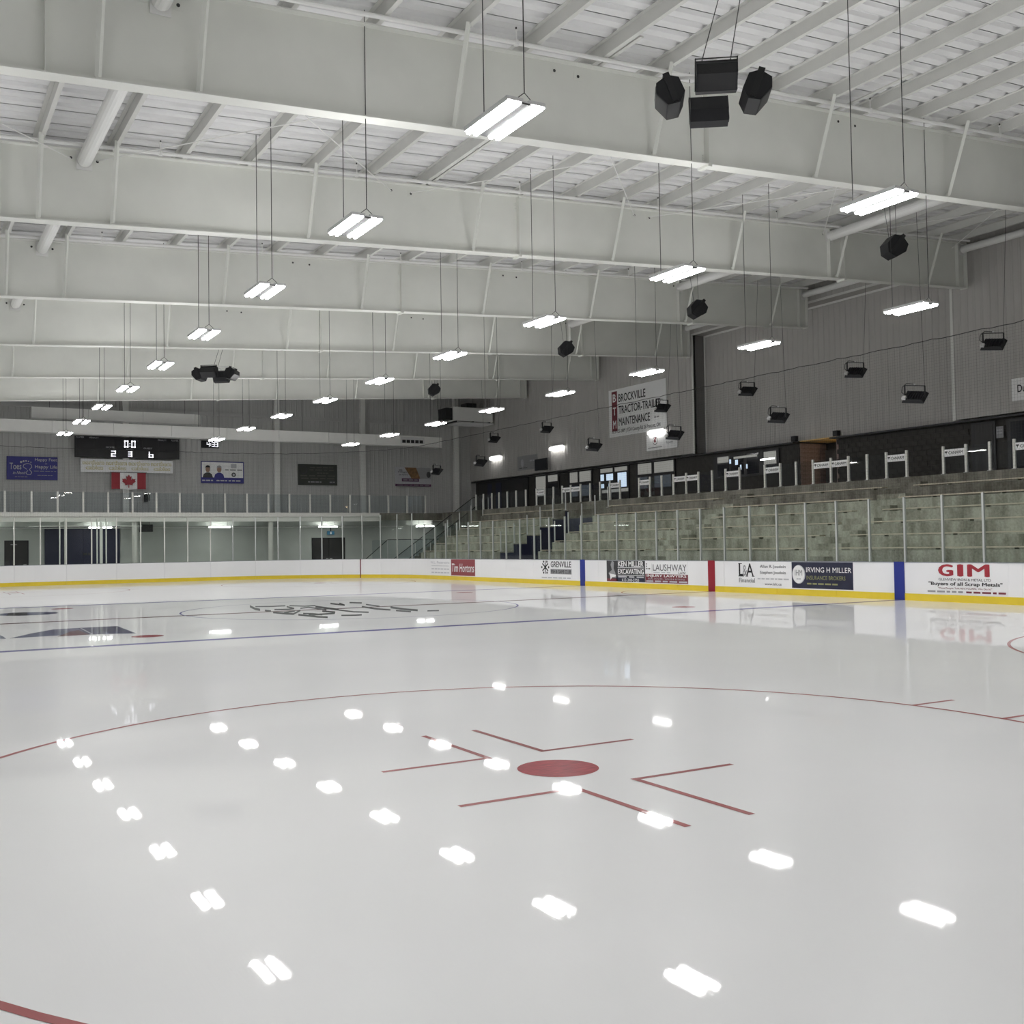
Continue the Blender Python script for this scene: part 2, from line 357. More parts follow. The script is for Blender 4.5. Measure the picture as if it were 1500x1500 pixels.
# ---------------------------------------------------------------- roof
roof = empty('ceiling', (15, 30, zt(15)+.3), 'sloping metal roof deck on light purlins', 'ceiling', kind='structure')
PW = .762; mb = MB()
x0, x1 = XL, 37.4
prof = [(0, -.012), (.012, -.012), (.014, .0), (.05, .06), (.12, .06), (.17, 0), (.36, 0), (.365, -.01), (.375, -.01), (.38, 0), (.43, .06), (.50, .06), (.55, 0), (PW-.004, 0)]
vs = []; fs = []
for y, z in prof:
    vs += [(x0, y, zt(x0)+.26+z), (x1, y, zt(x1)+.26+z)]
fs = [[2*i, 2*i+1, 2*i+3, 2*i+2] for i in range(len(prof)-1)]
pm = bpy.data.meshes.new('roof_panel'); pm.from_pydata(vs, [], fs); pm.materials.append(M_DECK)
n = int((YF+.3-YN)/PW)+1
for i in range(n): instance('roof_panel', pm, (0, YN+i*PW, 0), roof)
cov = MB().add([(x0, YN, zt(x0)+.34), (x1, YN, zt(x1)+.34), (x1, YF+.8, zt(x1)+.34), (x0, YF+.8, zt(x0)+.34)], [[0, 1, 2, 3]]).build('roof_backing', M_DECK, roof)
PUR = [4.57+1.49*k for k in range(-6, 22)]
for x in PUR:
    z = zt(x); m = MB(); y0, y1 = YN+.02, YF-.05
    m.box(x-.004, x+.004, y0, y1, z+.006, z+.25); m.box(x-.004, x+.085, y0, y1, z, z+.008); m.box(x-.085, x+.004, y0, y1, z+.245, z+.253)
    m.box(x+.079, x+.085, y0, y1, z+.008, z+.028)
    m.build('purlin', M_PURL, roof)
# strap channels seen beside two purlins
for x, y0, y1 in ((13.72, 17.9, 26.9), (20.2, 17.2, 19.3), (16.55, 33.9, 36.5)):
    B(x-.03, x+.05, y0, y1, zt(x)+.02, zt(x)+.05).build('cable_channel', M_PURL, roof)

# ---------------------------------------------------------------- girders
BX0, BX1 = -4.8, 34.95
for k, y in enumerate(BEAM_Y):
    vis = k-2
    lab = {-2: 'pale steel roof girder above the near end, behind the camera', -1: 'pale steel roof girder just out of view overhead'}.get(vis) or \
        'pale steel roof girder, %s of those seen crossing the rink' % ORD[vis]
    g = empty('roof_girder', (15, y, zb(15)), lab, 'girder', 'steel girders across the rink')
    zz = lambda x, d: zb(x)+d
    MB().hexa([(BX0, y-.006, zz(BX0, .02)), (BX1, y-.006, zz(BX1, .02)), (BX1, y+.006, zz(BX1, .02)), (BX0, y+.006, zz(BX0, .02))],
              [(BX0, y-.006, zz(BX0, 1.6)), (BX1, y-.006, zz(BX1, 1.6)), (BX1, y+.006, zz(BX1, 1.6)), (BX0, y+.006, zz(BX0, 1.6))]).build('web', M_BEAM, g)
    for nm, d0, d1 in (('bottom_flange', 0, .024), ('top_flange', 1.596, 1.618)):
        MB().hexa([(BX0, y-.15, zz(BX0, d0)), (BX1, y-.15, zz(BX1, d0)), (BX1, y+.15, zz(BX1, d0)), (BX0, y+.15, zz(BX0, d0))],
                  [(BX0, y-.15, zz(BX0, d1)), (BX1, y-.15, zz(BX1, d1)), (BX1, y+.15, zz(BX1, d1)), (BX0, y+.15, zz(BX0, d1))]).build(nm, M_BEAM, g)
    for x in (3.85, 16.4, 28.1, 28.75, 34.5):
        B(x-.008, x+.008, y-.145, y+.145, zb(x)+.024, zb(x)+1.596).build('stiffener', M_BEAM, g)
    for x in (16.4, 28.75):     # bolted splice
        m = MB(); m.box(x-.05, x+.05, y-.17, y+.17, zb(x)-.05, zb(x)); m.build('splice_plate', M_BEAM, g)
        m = MB()
        for q in range(6):
            for e in (-.05, .05): m.tube((x+e, y-.03, zb(x)+(.12+.05*q if q < 3 else 1.2+.08*q-.16)), (x+e, y-.006, zb(x)+(.12+.05*q if q < 3 else 1.2+.08*q-.16)), .018, 6)
        tag(m.build('splice_bolts', M_BEAM, g), kind='stuff')
    B(BX1-.012, BX1+.012, y-.15, y+.15, zb(BX1)-.02, zt(BX1)-.02).build('end_plate', M_BEAM, g)
    for x in [PUR[6]]+PUR[7::3]:         # angle braces from the bottom flange up to the purlins
        if x > 34: continue
        m = MB(); a = Vector((x, y-.12, zb(x)+.05)); b = Vector((x, y-.72, zt(x)+.05)); m.tube(a, b, .05, 4); m.build('flange_brace', M_BEAM, g)
        B(x-.035, x+.035, y-.14, y-.05, zb(x)+.02, zb(x)+.11).build('brace_cleat', M_BEAM, g)
    for xn in (5.5, 13.0, 20.6, 28.2):   # brace-rod seats beside each node
        for e in (-.27, .27):
            rs = B(xn+e-.09, xn+e+.09, y-.012, y-.006, zt(xn)-.28, zt(xn)-.12).build('rod_seat', M_BEAM, g)
            MB().tube((xn+e, y-.02, zt(xn)-.2), (xn+e, y-.013, zt(xn)-.2), .03, 8).build('rod_nut', M_WIRE, rs)
# sprinkler pipes: one in front of every girder, upright heads along it
for k, y in enumerate(BEAM_Y[1:]):
    yp = y-.52; pz = lambda x: zt(x)-.055
    sp = empty('sprinkler_pipe', (15, yp, pz(15)), ('thin white sprinkler pipe in front of the girders, %s to the camera' % ORD[k]) , 'pipe', 'sprinkler pipes along the girders')
    MB().tube((BX0+.5, yp, pz(BX0+.5)), (34.6, yp, pz(34.6)), .042, 8).build('pipe_run', M_PIPE, sp)
    for x in [7.0+4.6*i for i in range(6)]:
        m = MB().tube((x, yp, pz(x)), (x, yp, pz(x)+.22), .014, 6); m.tube((x, yp, pz(x)+.22), (x, yp, pz(x)+.24), .03, 6)
        h = m.build('sprinkler_head', M_PIPE, sp); MB().tube((x, yp, pz(x)+.242), (x, yp, pz(x)+.285), .016, 6).build('deflector', M_WIRE, h)
        MB().tube((x, yp, pz(x)-.05), (x, yp, pz(x)+.045), .045, 8).build('coupling', M_PIPE, sp)
# round struts between girders and the rod bracing
for x, rr in ((5.5, .15), (28.2, .16), (34.85, .13)):
    for k in range(1, len(BEAM_Y)-1):
        if x < 6 and k > 4: continue
        a, b = BEAM_Y[k], BEAM_Y[k+1]; z = zt(x)-.23
        lab = 'white round steel strut under the roof near the %s, %s bay' % ({5.5: 'left of the picture', 28.2: 'right girder joints', 34.85: 'right wall top'}[x], ORD[k-1])
        t = empty('roof_strut', (x, (a+b)/2, z), lab, 'strut', 'round struts between girders')
        MB().tube((x, a+.06, z), (x, b-.06, z), rr, 16).build('strut_tube', M_PIPE, t)
        for e, q in ((a, .02), (b, -.04)): B(x-.16, x+.16, e+q, e+q+.02, z-.2, z+.2).build('strut_plate', M_PIPE, t)
rods = [(-2.0, 5.5), (5.5, 13.0), (13.0, 20.6), (20.6, 28.2), (28.2, 34.6)]
ya, yb = BEAM_Y[2], BEAM_Y[3]; names = ['far left', 'left middle', 'centre', 'right middle', 'far right']
for i, (xa, xb) in enumerate(rods):
    for j, (p, q) in enumerate((((xa+.27, yb), (xb-.27, ya)), ((xb-.27, yb), (xa+.27, ya)))):
        o = MB().tube((p[0], p[1]-.02, zt(p[0])-.2), (q[0], q[1]+.02, zt(q[0])-.2), .012, 6).build('brace_rod', M_PIPE)
        tag(o, 'thin white bracing rod behind the nearest girder, %s pair, %s' % (names[i], ('near end to the right', 'near end to the left')[j]), 'rod', 'rod bracing in the roof')

# ---------------------------------------------------------------- walls
def clad(name, p0, p1, z0, ztop0, ztop1, nrm, m, parent, pitch=.3):
    """trapezoid-ribbed cladding sheet from p0 to p1 (xy), facing nrm"""
    p0, p1, nrm = Vector((*p0, 0)), Vector((*p1, 0)), Vector((*nrm, 0)); d = p1-p0; Ln = d.length; d.normalize()
    pr = []; s = 0
    while s < Ln:
        for a, b in ((0, 0), (.19, 0), (.215, .02), (.275, .02)):
            if s+a < Ln: pr.append((s+a, b))
        s += pitch
    pr.append((Ln, 0)); vs = []; fs = []
    for s, o in pr:
        q = p0+d*s+nrm*o; t = ztop0+(ztop1-ztop0)*s/Ln
        vs += [(q.x, q.y, z0), (q.x, q.y, t)]
    fs = [[2*i, 2*i+2, 2*i+3, 2*i+1] for i in range(len(pr)-1)]
    return MB().add(vs, fs).build(name, m, parent)
ZC = 5.97; AY0, AY1 = 33.65, 35.7
wr = empty('wall_right', (XW, 40, ZC), 'grey ribbed metal wall above the concourse', 'wall', kind='structure')
RX = 35.95; RY0, RY1 = 27.7, 42.15; ZH = 11.68
clad('cladding', (XW, YN), (XW, RY0), ZC, 12.6, 12.6, (-1, 0), M_CLAD, wr)
clad('cladding', (RX, RY0), (RX, RY1), ZC-.05, ZH, ZH, (-1, 0), M_CLAD, wr)
clad('cladding', (XW, RY1), (XW, YF), ZC, 12.6, 12.6, (-1, 0), M_CLAD, wr)
clad('cladding', (XW, RY0), (XW, RY1), ZH, 12.6, 12.6, (-1, 0), M_CLAD, wr)
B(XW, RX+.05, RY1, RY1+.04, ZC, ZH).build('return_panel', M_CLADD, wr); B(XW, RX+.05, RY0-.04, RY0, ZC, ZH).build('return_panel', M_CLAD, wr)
B(XW, RX+.05, RY0, RY1, ZH, ZH+.04).build('head_panel', M_CLAD, wr)
B(XW-.03, XW+.02, RY1-.03, RY1+.05, ZC-.03, ZH+.05).build('edge_trim', M_TRIM, wr); B(RX-.05, RX, RY1-.06, RY1, ZC, ZH).build('edge_trim', M_TRIM, wr)
B(XW-.03, XW+.02, RY0-.08, RY0+.03, ZC-.03, ZH+.05).build('edge_trim', M_TRIM, wr)
B(XW-.03, XW+.02, RY0, RY1, ZH-.03, ZH+.06).build('edge_trim', M_TRIM, wr); B(RX-.05, RX, RY0, RY1, ZH-.08, ZH).build('edge_trim', M_TRIM, wr)
for a, b in ((YN, AY0), (AY1, YF)): B(XW-.01, RX+.1, a, b, ZC-.12, ZC-.06).build('base_flashing', M_FRAME, wr)
B(XW+.06, XW+.16, YN, RY0, ZC, 12.9).build('wall_backing', M_CLAD, wr); B(RX+.06, RX+.16, RY0, RY1, ZC, 12.9).build('wall_backing', M_CLAD, wr); B(XW+.06, XW+.16, RY1, YF, ZC, 12.9).build('wall_backing', M_CLAD, wr)
# lower block wall of the concourse with an alcove
LX = 35.6; ZF = 3.55; AY0, AY1 = 33.65, 35.7
for a, b in ((YN, AY0), (AY1, YF)): B(LX+.03, LX+.3, a, b, ZF, ZC-.1).build('block_backing', M_MORT, wr)
bm_ = bpy.data.meshes.new('block'); t_ = MB().box(0, .06, .005, .395, .005, .195)
bm_.from_pydata([tuple(v) for v in t_.v], [], t_.f); bm_.materials.append(M_BLOCK)
cnt = 0
for r in range(11):
    z = ZC-.15-.2*(r+1)
    y = 22.4+(.2 if r % 2 else 0)
    while y < 41.9:
        skip = (AY0-.4 < y < AY1) or (36.5 < y < 41.05 and 4.7 < z+.1 < 5.9) or (26.0 < y+.2 < 27.25) or (24.2 < y+.2 < 25.75) or (y > 36.2 and z < 4.6)
        if not skip and cnt < 298: instance('block', bm_, (LX-.03, y, z), wr); cnt += 1
        y += .4
B(LX-.02, LX+.03, AY1, RY1, ZF, ZC-.1).build('block_face', M_BLOCK, wr)
B(LX-.02, LX+.03, RY1, YF, ZF, ZC-.1).build('block_face', M_BLOCK, wr); B(LX-.02, LX+.03, YN, 22.4, ZF, ZC-.1).build('block_face', M_BLOCK, wr)
# alcove behind the lit doorway
B(LX, 37.6, AY1, AY1+.1, ZF, ZC).build('alcove_cheek', M_MORT, wr); B(LX, 37.6, AY0-.1, AY0, ZF, ZC).build('alcove_cheek', M_BRICK, wr)
bk = bpy.data.meshes.new('brick'); t_ = MB().box(.004, .386, -.02, .02, .004, .186); bk.from_pydata([tuple(v) for v in t_.v], [], t_.f); bk.materials.append(M_BRICK)
for r in range(10):
    for c in range(4): instance('brick', bk, (LX+.0+.39*c-(.19 if r % 2 else 0)+(.20 if r % 2 else 0), AY1-.01, ZC-.1-.19*(r+1)), wr)
B(37.3, 37.4, AY0, AY1, ZF, ZC).build('alcove_back', M_BLOCK, wr); B(LX, 37.6, AY0, AY1, ZC-.04, ZC).build('alcove_soffit', M_WARM, wr)
al = empty('doorway_lamp', (36.3, AY0, ZC-.9), 'small warm lamp inside the lit doorway on the concourse', 'lamp')
B(36.15, 36.45, AY0, AY0+.05, ZC-.8, ZC-.6).build('lamp_body', M_FRAME, al); B(36.17, 36.43, AY0+.05, AY0+.14, ZC-.78, ZC-.62).build('lamp_glow', M_WARML, al)

wf = empty('wall_far', (15, YF, 0), 'grey ribbed metal wall at the far end', 'wall', kind='structure')
clad('cladding', (XL, YF), (XW+.1, YF), 3.7, zt(XL)+.2, zt(XW)+.2, (0, -1), M_CLADE, wf)
B(XL, XW+2.3, YF+.05, YF+.2, -.02, 12.9).build('wall_backing', M_CLADE, wf)
B(XL, XW+.5, YF-.04, YF+.06, 0, 3.3).build('lower_wall', M_LWALL, wf)
for x in (13.15, 21.85, 27.4, 34.0):
    B(x-.16, x+.16, YF-.32, YF-.03, 3.7, zt(x)-.1).build('wall_column', M_TRIM, wf)
B(XL, XW, YF-.1, YF-.02, 9.55, 9.75).build('girt', M_CLADE, wf)
wl = B(XL-.2, XL, YN, YF+.2, -.02, 12.9).build('wall_left', M_CLADE); tag(wl, 'grey wall along the left side, out of view', 'wall', kind='structure')
wn = B(XL, 37.6, YN-.2, YN, -.02, 12.9).build('wall_near', M_CLADE); tag(wn, 'grey wall behind the camera, out of view', 'wall', kind='structure')
wq = B(37.6, 37.8, YN, YF+.2, -.02, 12.9).build('wall_outer', M_CLAD); tag(wq, 'outer wall behind the concourse rooms, out of view', 'wall', kind='structure')

# ---------------------------------------------------------------- concourse, mezzanine
XG = 31.5; ZG = 3.77
conc = B(XG+.2, 37.6, YN, YF, ZF-.25, ZF).build('floor_concourse', M_CONCD); tag(conc, 'concrete concourse floor behind the top of the stands', 'floor', kind='structure')
curb = B(XG, XG+.2, 10, 61.9, 2.95, ZG).build('trim_1', M_CONCD); tag(curb, 'dark concrete kerb along the top of the stands', 'kerb', kind='structure')
mz = empty('floor_mezzanine', (14, 62, 3.25), 'white-edged mezzanine walkway across the far end', 'mezzanine', kind='structure')
B(XL, XG+.2, 62.05, YF, 3.45, 3.7).build('mezzanine_slab', M_LWALL, mz)
B(XL, 27.25, 61.9, 62.05, 3.52, 3.74).build('fascia', M_POSTW, mz); B(XL, 27.25, 61.96, 62.1, 3.25, 3.5).build('fascia', M_POSTW, mz)
B(27.25, XG, 61.92, 62.05, 3.3, 3.74).build('fascia', M_CONCD, mz)
B(XL, XG, 63.4, 63.55, 3.05, 3.45).build('ceiling_beam', M_LWALL, mz)
for x in (5.6, 13.15, 20.65):
    c = empty('mezzanine_column', (x, 62.3, 0), 'round white column under the mezzanine, %s' % {5.6: 'at the left picture edge', 13.15: 'beside the navy door', 20.65: 'between the two lit tube lamps on the right'}[x], 'column', 'columns under the mezzanine')
    MB().tube((x, 62.3, 0), (x, 62.3, 3.45), .14, 20).build('shaft', M_POSTW, c); B(x-.2, x+.2, 62.1, 62.5, 0, .03).build('base_plate', M_POSTW, c)

# ================================================================== rink boards
Y0 = 15.09
SEG = [('L', (W, Y0), (W, LEN-RAD)), ('A', (W-RAD, LEN-RAD), 0), ('L', (W-RAD, LEN), (RAD, LEN)), ('A', (RAD, LEN-RAD), 90), ('L', (0, LEN-RAD), (0, 42.0))]
def seglen(s): return (Vector(s[1])-Vector(s[2])).length if s[0] == 'L' else RAD*math.pi/2
def at(s):
    for g in SEG:
        l = seglen(g)
        if s <= l+1e-6 or g is SEG[-1]:
            if g[0] == 'L':
                a, b = Vector(g[1]), Vector(g[2]); d = (b-a).normalized(); return a+d*s, Vector((d.y, -d.x))
            t = math.radians(g[2])+s/RAD; n = Vector((math.cos(t), math.sin(t))); return Vector(g[1])+n*RAD, n
        s -= l
TOT = sum(map(seglen, SEG)); S1 = seglen(SEG[0]); S2 = S1+seglen(SEG[1]); S3 = S2+seglen(SEG[2])
def ribbon(s0, s1, o0, o1, z0, z1):
    n = max(1, math.ceil((s1-s0)/.31)) if s1 > S1 else 1
    pts = [at(s0+(s1-s0)*i/n) for i in range(n+1)]; vs = []; fs = []
    for p, nn in pts:
        a, b = p+nn*o0, p+nn*o1; vs += [(a.x, a.y, z0), (b.x, b.y, z0), (b.x, b.y, z1), (a.x, a.y, z1)]
    for i in range(n):
        k = 4*i
        for a, b in ((0, 1), (1, 2), (2, 3), (3, 0)): fs.append([k+a, k+b, k+4+b, k+4+a])
    fs += [[3, 2, 1, 0], [4*n, 4*n+1, 4*n+2, 4*n+3]]
    return MB().add(vs, fs)
BT = 1.05
br = empty('rink_boards', (W, 33, 0), 'white boards with yellow kick strip and glass along the right side of the ice', 'rink boards')
be = empty('rink_boards', (13, LEN, 0), 'white boards with yellow kick strip and tall glass curving round the far end', 'rink boards')
def par(s): return br if s < S1-.05 else be
s = 0
while s < TOT-.1:
    e = min(s+2.44, TOT)
    ribbon(s+.003, e-.003, 0, .09, .19, BT-.02).build('board_panel', M_WHITE, par(s))
    ribbon(s+.003, e-.003, -.012, .09, .0, .19).build('kick_strip', M_YEL, par(s))
    ribbon(s, e, -.015, .11, BT-.02, BT).build('cap_rail', M_CAP, par(s))
    s = e
def line_mark(yc, m, nm):
    B(W-.016, W+.001, yc-.17, yc+.17, .004, BT+.004).build(nm, m, br)
line_mark(BLUE1, M_STRB, 'blue_line_mark'); line_mark(RED0, M_STRR, 'red_line_mark'); line_mark(BLUE2, M_STRB, 'blue_line_mark')
sg = S1+RAD*math.asin((GOAL2-LEN+RAD)/RAD); ribbon(sg-.03, sg+.03, -.016, .0, .002, BT+.002).build('goal_line_mark', M_PRM, be)
s = 0; k = 0
def gt(s): return 2.83 if s < S1+.7 else 3.45
while s < TOT-1:
    p, nn = at(s); top = gt(s)
    t = Vector((nn.y, -nn.x))
    c = p+nn*.05
    MB().obox((c.x, c.y, (BT+top)/2), Vector((t.x, t.y, 0)), Z_, Vector((nn.x, nn.y, 0)), .055, top-BT, .06).build('post', M_ALU if s < S2 else M_POSTW, par(s))
    e = min(s+1.22, TOT); ribbon(s+.028, e-.028, .035, .047, BT, gt((s+e)/2)-.02).build('glass_pane', M_GLASS, par(s))
    s += 1.22
for x in (9.25, 9.5, 11.05, 11.25, 11.5): # gate frame in the end glass by the navy door
    B(x-.03 if x != 11.25 else x-.07, x+.03 if x != 11.25 else x+.07, LEN+.12, LEN+.2, BT, 3.4).build('gate_post', M_POSTW, be)
B(7.8, 13.3, LEN+.13, LEN+.17, 2.98, 3.02).build('gate_rail', M_POSTW, be)

# safety netting hung above the glass
net = MB(); NZ = 7.0; s = 0; ST = .08
def prism(mb, a, b, r):
    a, b = Vector(a), Vector(b); d = (b-a).normalized(); x = d.cross(Vector((.3, .2, .9)) if abs(d.z) < .9 else X_).normalized(); y = d.cross(x)
    c = [x*r, -x*r*.5+y*r*.87, -x*r*.5-y*r*.87]
    mb.add([a+q for q in c]+[b+q for q in c], [[0, 1, 4, 3], [1, 2, 5, 4], [2, 0, 3, 5]])
while s < S3+5:
    p, nn = at(s); q = p+nn*.07; prism(net, (q.x, q.y, gt(s)), (q.x, q.y, NZ), .0013); s += ST
zlev = 2.9
while zlev < NZ:
    sa = 0 if zlev < 3.5 else 0
    end = S1 if zlev < 3.5 else S3+5
    pts = [at(0), at(S1)] + ([at(S1+(S2-S1)*i/16) for i in range(1, 17)] + [at(S3)] + [at(S3+i) for i in (1, 2, 3, 4, 5)] if end > S1 else [])
    for (a, na), (b, nb) in zip(pts, pts[1:]):
        a, b = a+na*.07, b+nb*.07; prism(net, (a.x, a.y, zlev), (b.x, b.y, zlev), .0013)
    zlev += ST
no = net.build('safety_netting', M_NET); tag(no, 'fine dark safety netting hung above the rink glass', 'netting', kind='stuff')
cab = MB(); s = 0; pts = []
while s < S3+5:
    p, nn = at(s); q = p+nn*.07; pts.append((q.x, q.y, NZ+.012*math.sin(s*4.1)+.01*math.sin(s*9.3))); s += .3
cab.path(pts, .010, 5); tag(cab.build('netting_cable', M_NET), 'dark wavy cable along the top of the safety netting', 'cable')

# ================================================================== stands
def tx(k): return 27+.75*(k-1)
def tz(k): return 1.368+.4*(k-1)
AIS = [(25.95, 27.2), (34.15, 35.4)]
def stand(y0, y1, label):
    st = empty('bleachers', (29, (y0+y1)/2, 0), label, 'bleachers', 'concrete bleachers')
    for k in range(1, 7):
        B(tx(k), tx(k+1) if k < 6 else XG, y0, y1, 0, tz(k)).build('concrete_tier', M_CONC if k < 6 else M_CONCD, st)
        cuts = [y0]+[c for a in AIS if y0 < a[0] < y1 for c in a]+[y1-.0]
        for a, b in zip(cuts[::2], cuts[1::2]):
            a2, b2 = a+(.25 if a == y0 else 0), b-(.25 if b == y1 else 0)
            pl = B(tx(k)-.03, tx(k)+.24, a2, b2, tz(k)+.045, tz(k)+.08).build('bench_plank', M_WOOD, st)
            yy = a2+.4
            while yy < b2: B(tx(k)+.02, tx(k)+.2, yy, yy+.06, tz(k), tz(k)+.045).build('plank_bracket', M_CONC, pl); yy += 2.4
        for a in AIS:
            if y0 < a[0] < y1:
                B(tx(k)-.36, tx(k), a[0]+.05, a[1]-.05, tz(k)-.4 if k > 1 else 0, tz(k)-.2).build('aisle_step', M_CONC, st)
    return st
stR = stand(12.0, 43.35, 'long stained concrete bleachers right of the dark stair opening')
stL = stand(46.8, 55.6, 'short concrete bleachers between the dark stair opening and the far corner')
for a in AIS:
    B(XG-.36, XG, a[0]+.05, a[1]-.05, tz(6), tz(6)+.2).build('aisle_step', M_CONCD, stR)
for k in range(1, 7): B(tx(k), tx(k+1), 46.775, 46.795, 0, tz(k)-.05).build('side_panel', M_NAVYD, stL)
# dark stair opening (vomitory)
vo = empty('wall_stair_opening', (29, 45, 0), 'dark stair opening through the bleachers', 'wall', kind='structure')
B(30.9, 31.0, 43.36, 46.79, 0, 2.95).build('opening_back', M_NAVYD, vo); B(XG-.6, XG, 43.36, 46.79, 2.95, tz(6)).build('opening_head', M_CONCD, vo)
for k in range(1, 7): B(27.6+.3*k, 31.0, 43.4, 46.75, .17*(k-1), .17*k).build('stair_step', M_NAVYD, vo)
for yy, nm in ((46.78, 'left'), (43.37, 'right')):
    g = empty('stair_guard', (29, yy, 0), 'stepped glass guard on the %s edge of the dark stair opening' % nm, 'guard rail', 'stepped guards at the stair opening')
    sgn = 1 if nm == 'left' else -1
    for k in range(1, 7):
        x = tx(k)+.1; y = yy+sgn*.12
        MB().tube((x, y, tz(k)), (x, y, tz(k)+.98), .033, 8).build('post', M_ALU, g); B(x-.08, x+.08, y-.08, y+.08, tz(k), tz(k)+.012).build('foot_plate', M_ALU, g)
        if k < 6:
            B(x+.05, x+.7, y-.006, y+.006, tz(k)+.1, tz(k)+.95).build('glass_pane', M_GLASS, g)
# end rail of the left bleachers
g = empty('stair_guard', (29, 55.6, 0), 'stepped glass guard at the far end of the short bleachers', 'guard rail', 'stepped guards at the stair opening')
for k in range(1, 7):
    x = tx(k)+.1; MB().tube((x, 55.5, tz(k)), (x, 55.5, tz(k)+.98), .033, 8).build('post', M_ALU, g)
    if k < 6: B(x+.05, x+.7, 55.494, 55.506, tz(k)+.1, tz(k)+.95).build('glass_pane', M_GLASS, g)

# corner stairs up to the concourse
cs = empty('corner_stairs', (29.5, 60, 0), 'corner staircase with glass sides rising to the concourse', 'stairs')
for i in range(20): B(27.6+.27*i, 27.6+.27*(i+1)+.02, 58.6, 60.6, .185*i, .185*(i+1)).build('step', M_CONCD, cs)
for yy in (58.55, 60.65):
    MB().slab([(27.6, yy, .05), (33.0, yy, 3.75), (33.0, yy, 4.65), (27.6, yy, .95)], (0, .012, 0)).build('glass_pane', M_GLASS2, cs)
    MB().path([(26.9, yy, .98), (27.6, yy, .98), (33.0, yy, 4.68), (33.8, yy, 4.68)], .022).build('handrail', M_FRAME, cs)
    for i in range(5):
        x = 27.7+1.3*i; MB().tube((x, yy, .685*(x-27.6)), (x, yy, .685*(x-27.6)+.95), .03).build('post', M_ALU, cs)
ln = empty('landing_guard', (29, 61.6, 2.1), 'glass guard of the landing beside the corner staircase', 'guard rail')
B(26.6, 31.2, 61.55, 61.56, 1.0, 2.1).build('glass_pane', M_GLASS2, ln); MB().path([(26.2, 61.55, 1.0), (27.6, 61.55, 2.12), (31.2, 61.55, 2.12)], .022).build('handrail', M_FRAME, ln)
for x in (27.6, 29.3, 30.3, 31.2): MB().tube((x, 61.55, 0), (x, 61.55, 2.12), .035).build('post', M_ALU, ln)

# ================================================================== guards
gy = [21.2, 22.03, 22.87, 23.71, 24.56, 25.41, 26.86, 27.71, 28.55, 29.39, 30.22, 31.09, 31.95, 32.78, 33.62, 35.06, 35.9, 36.74, 37.61, 38.42, 39.29, 40.12, 40.97, 41.78,
      43.27, 44.07, 44.9, 45.75, 46.6, 47.48, 48.28, 49.12, 49.96, 50.8, 51.92, 52.95, 53.93, 54.86, 55.7, 56.7, 57.6]
cg = empty('concourse_guard', (XG+.1, 35, ZG), 'glass guard with steel posts along the concourse kerb', 'guard rail')
for y in gy:
    MB().obox((XG+.06, y, ZG+.455), X_, Z_, Y_, .07, .92, .075).build('post', M_POSTW, cg)
    B(XG+.0, XG+.14, y-.07, y+.07, ZG, ZG+.015).build('foot_plate', M_ALU, cg)
for a, b in zip(gy, gy[1:]):
    if b-a < 1.1: B(XG+.055, XG+.065, a+.045, b-.045, ZG+.06, ZG+.86).build('glass_pane', M_GLASS2, cg)
mg = empty('mezzanine_guard', (15, 62, 3.74), 'glass guard with white posts along the mezzanine edge', 'guard rail')
xs = [4.3+1.24*i for i in range(22)]
for x in xs:
    B(x-.045, x+.045, 61.93, 62.0, 3.74, 4.83).build('post', M_POSTW, mg)
for a, b in zip(xs, xs[1:]): B(a+.05, b-.05, 61.96, 61.972, 3.78, 4.80).build('glass_pane', M_GLASS2, mg)
xs = [31.6+.9*i for i in range(4)]
# small sponsor signs on the concourse guard
sl = [(22.03, 22.87, 1), (24.56, 25.41, 1), (26.86, 27.71, 1), (29.39, 30.22, 1), (30.22, 31.09, 1), (32.78, 33.62, 1), (35.06, 35.9, 1), (37.61, 38.42, 1), (38.42, 39.29, 1), (40.97, 41.78, 1), (43.27, 44.07, 0), (46.6, 47.48, 0), (47.48, 48.28, 0), (49.96, 50.8, 0)]
for i, (a, b, txt) in enumerate(sl):
    c = Vector((XG+.035, (a+b)/2, ZG+.68))
    t = empty('sponsor_sign', c, 'small white sponsor sign on the concourse guard, %s' % (ORD+['farthest'])[i], 'sign', 'small signs on the concourse guard')
    B(XG+.036, XG+.05, a+.05, b-.05, c.z-.115, c.z+.115).build('sign_panel', M_PRW, t)
    lettering(t, 'CANARM', c+Y_*-.06+X_*-.0, -Y_, Z_, .54, .10, M_PRK, -.0 if False else .002, .02)
    q = c+Y_*.295; shape(t, q, -Y_, Z_, [(-.05, .055), (.05, .055), (.05, .02), (.02, .02), (0, -.06), (-.02, .02), (-.05, .02)], M_PRK, .002)

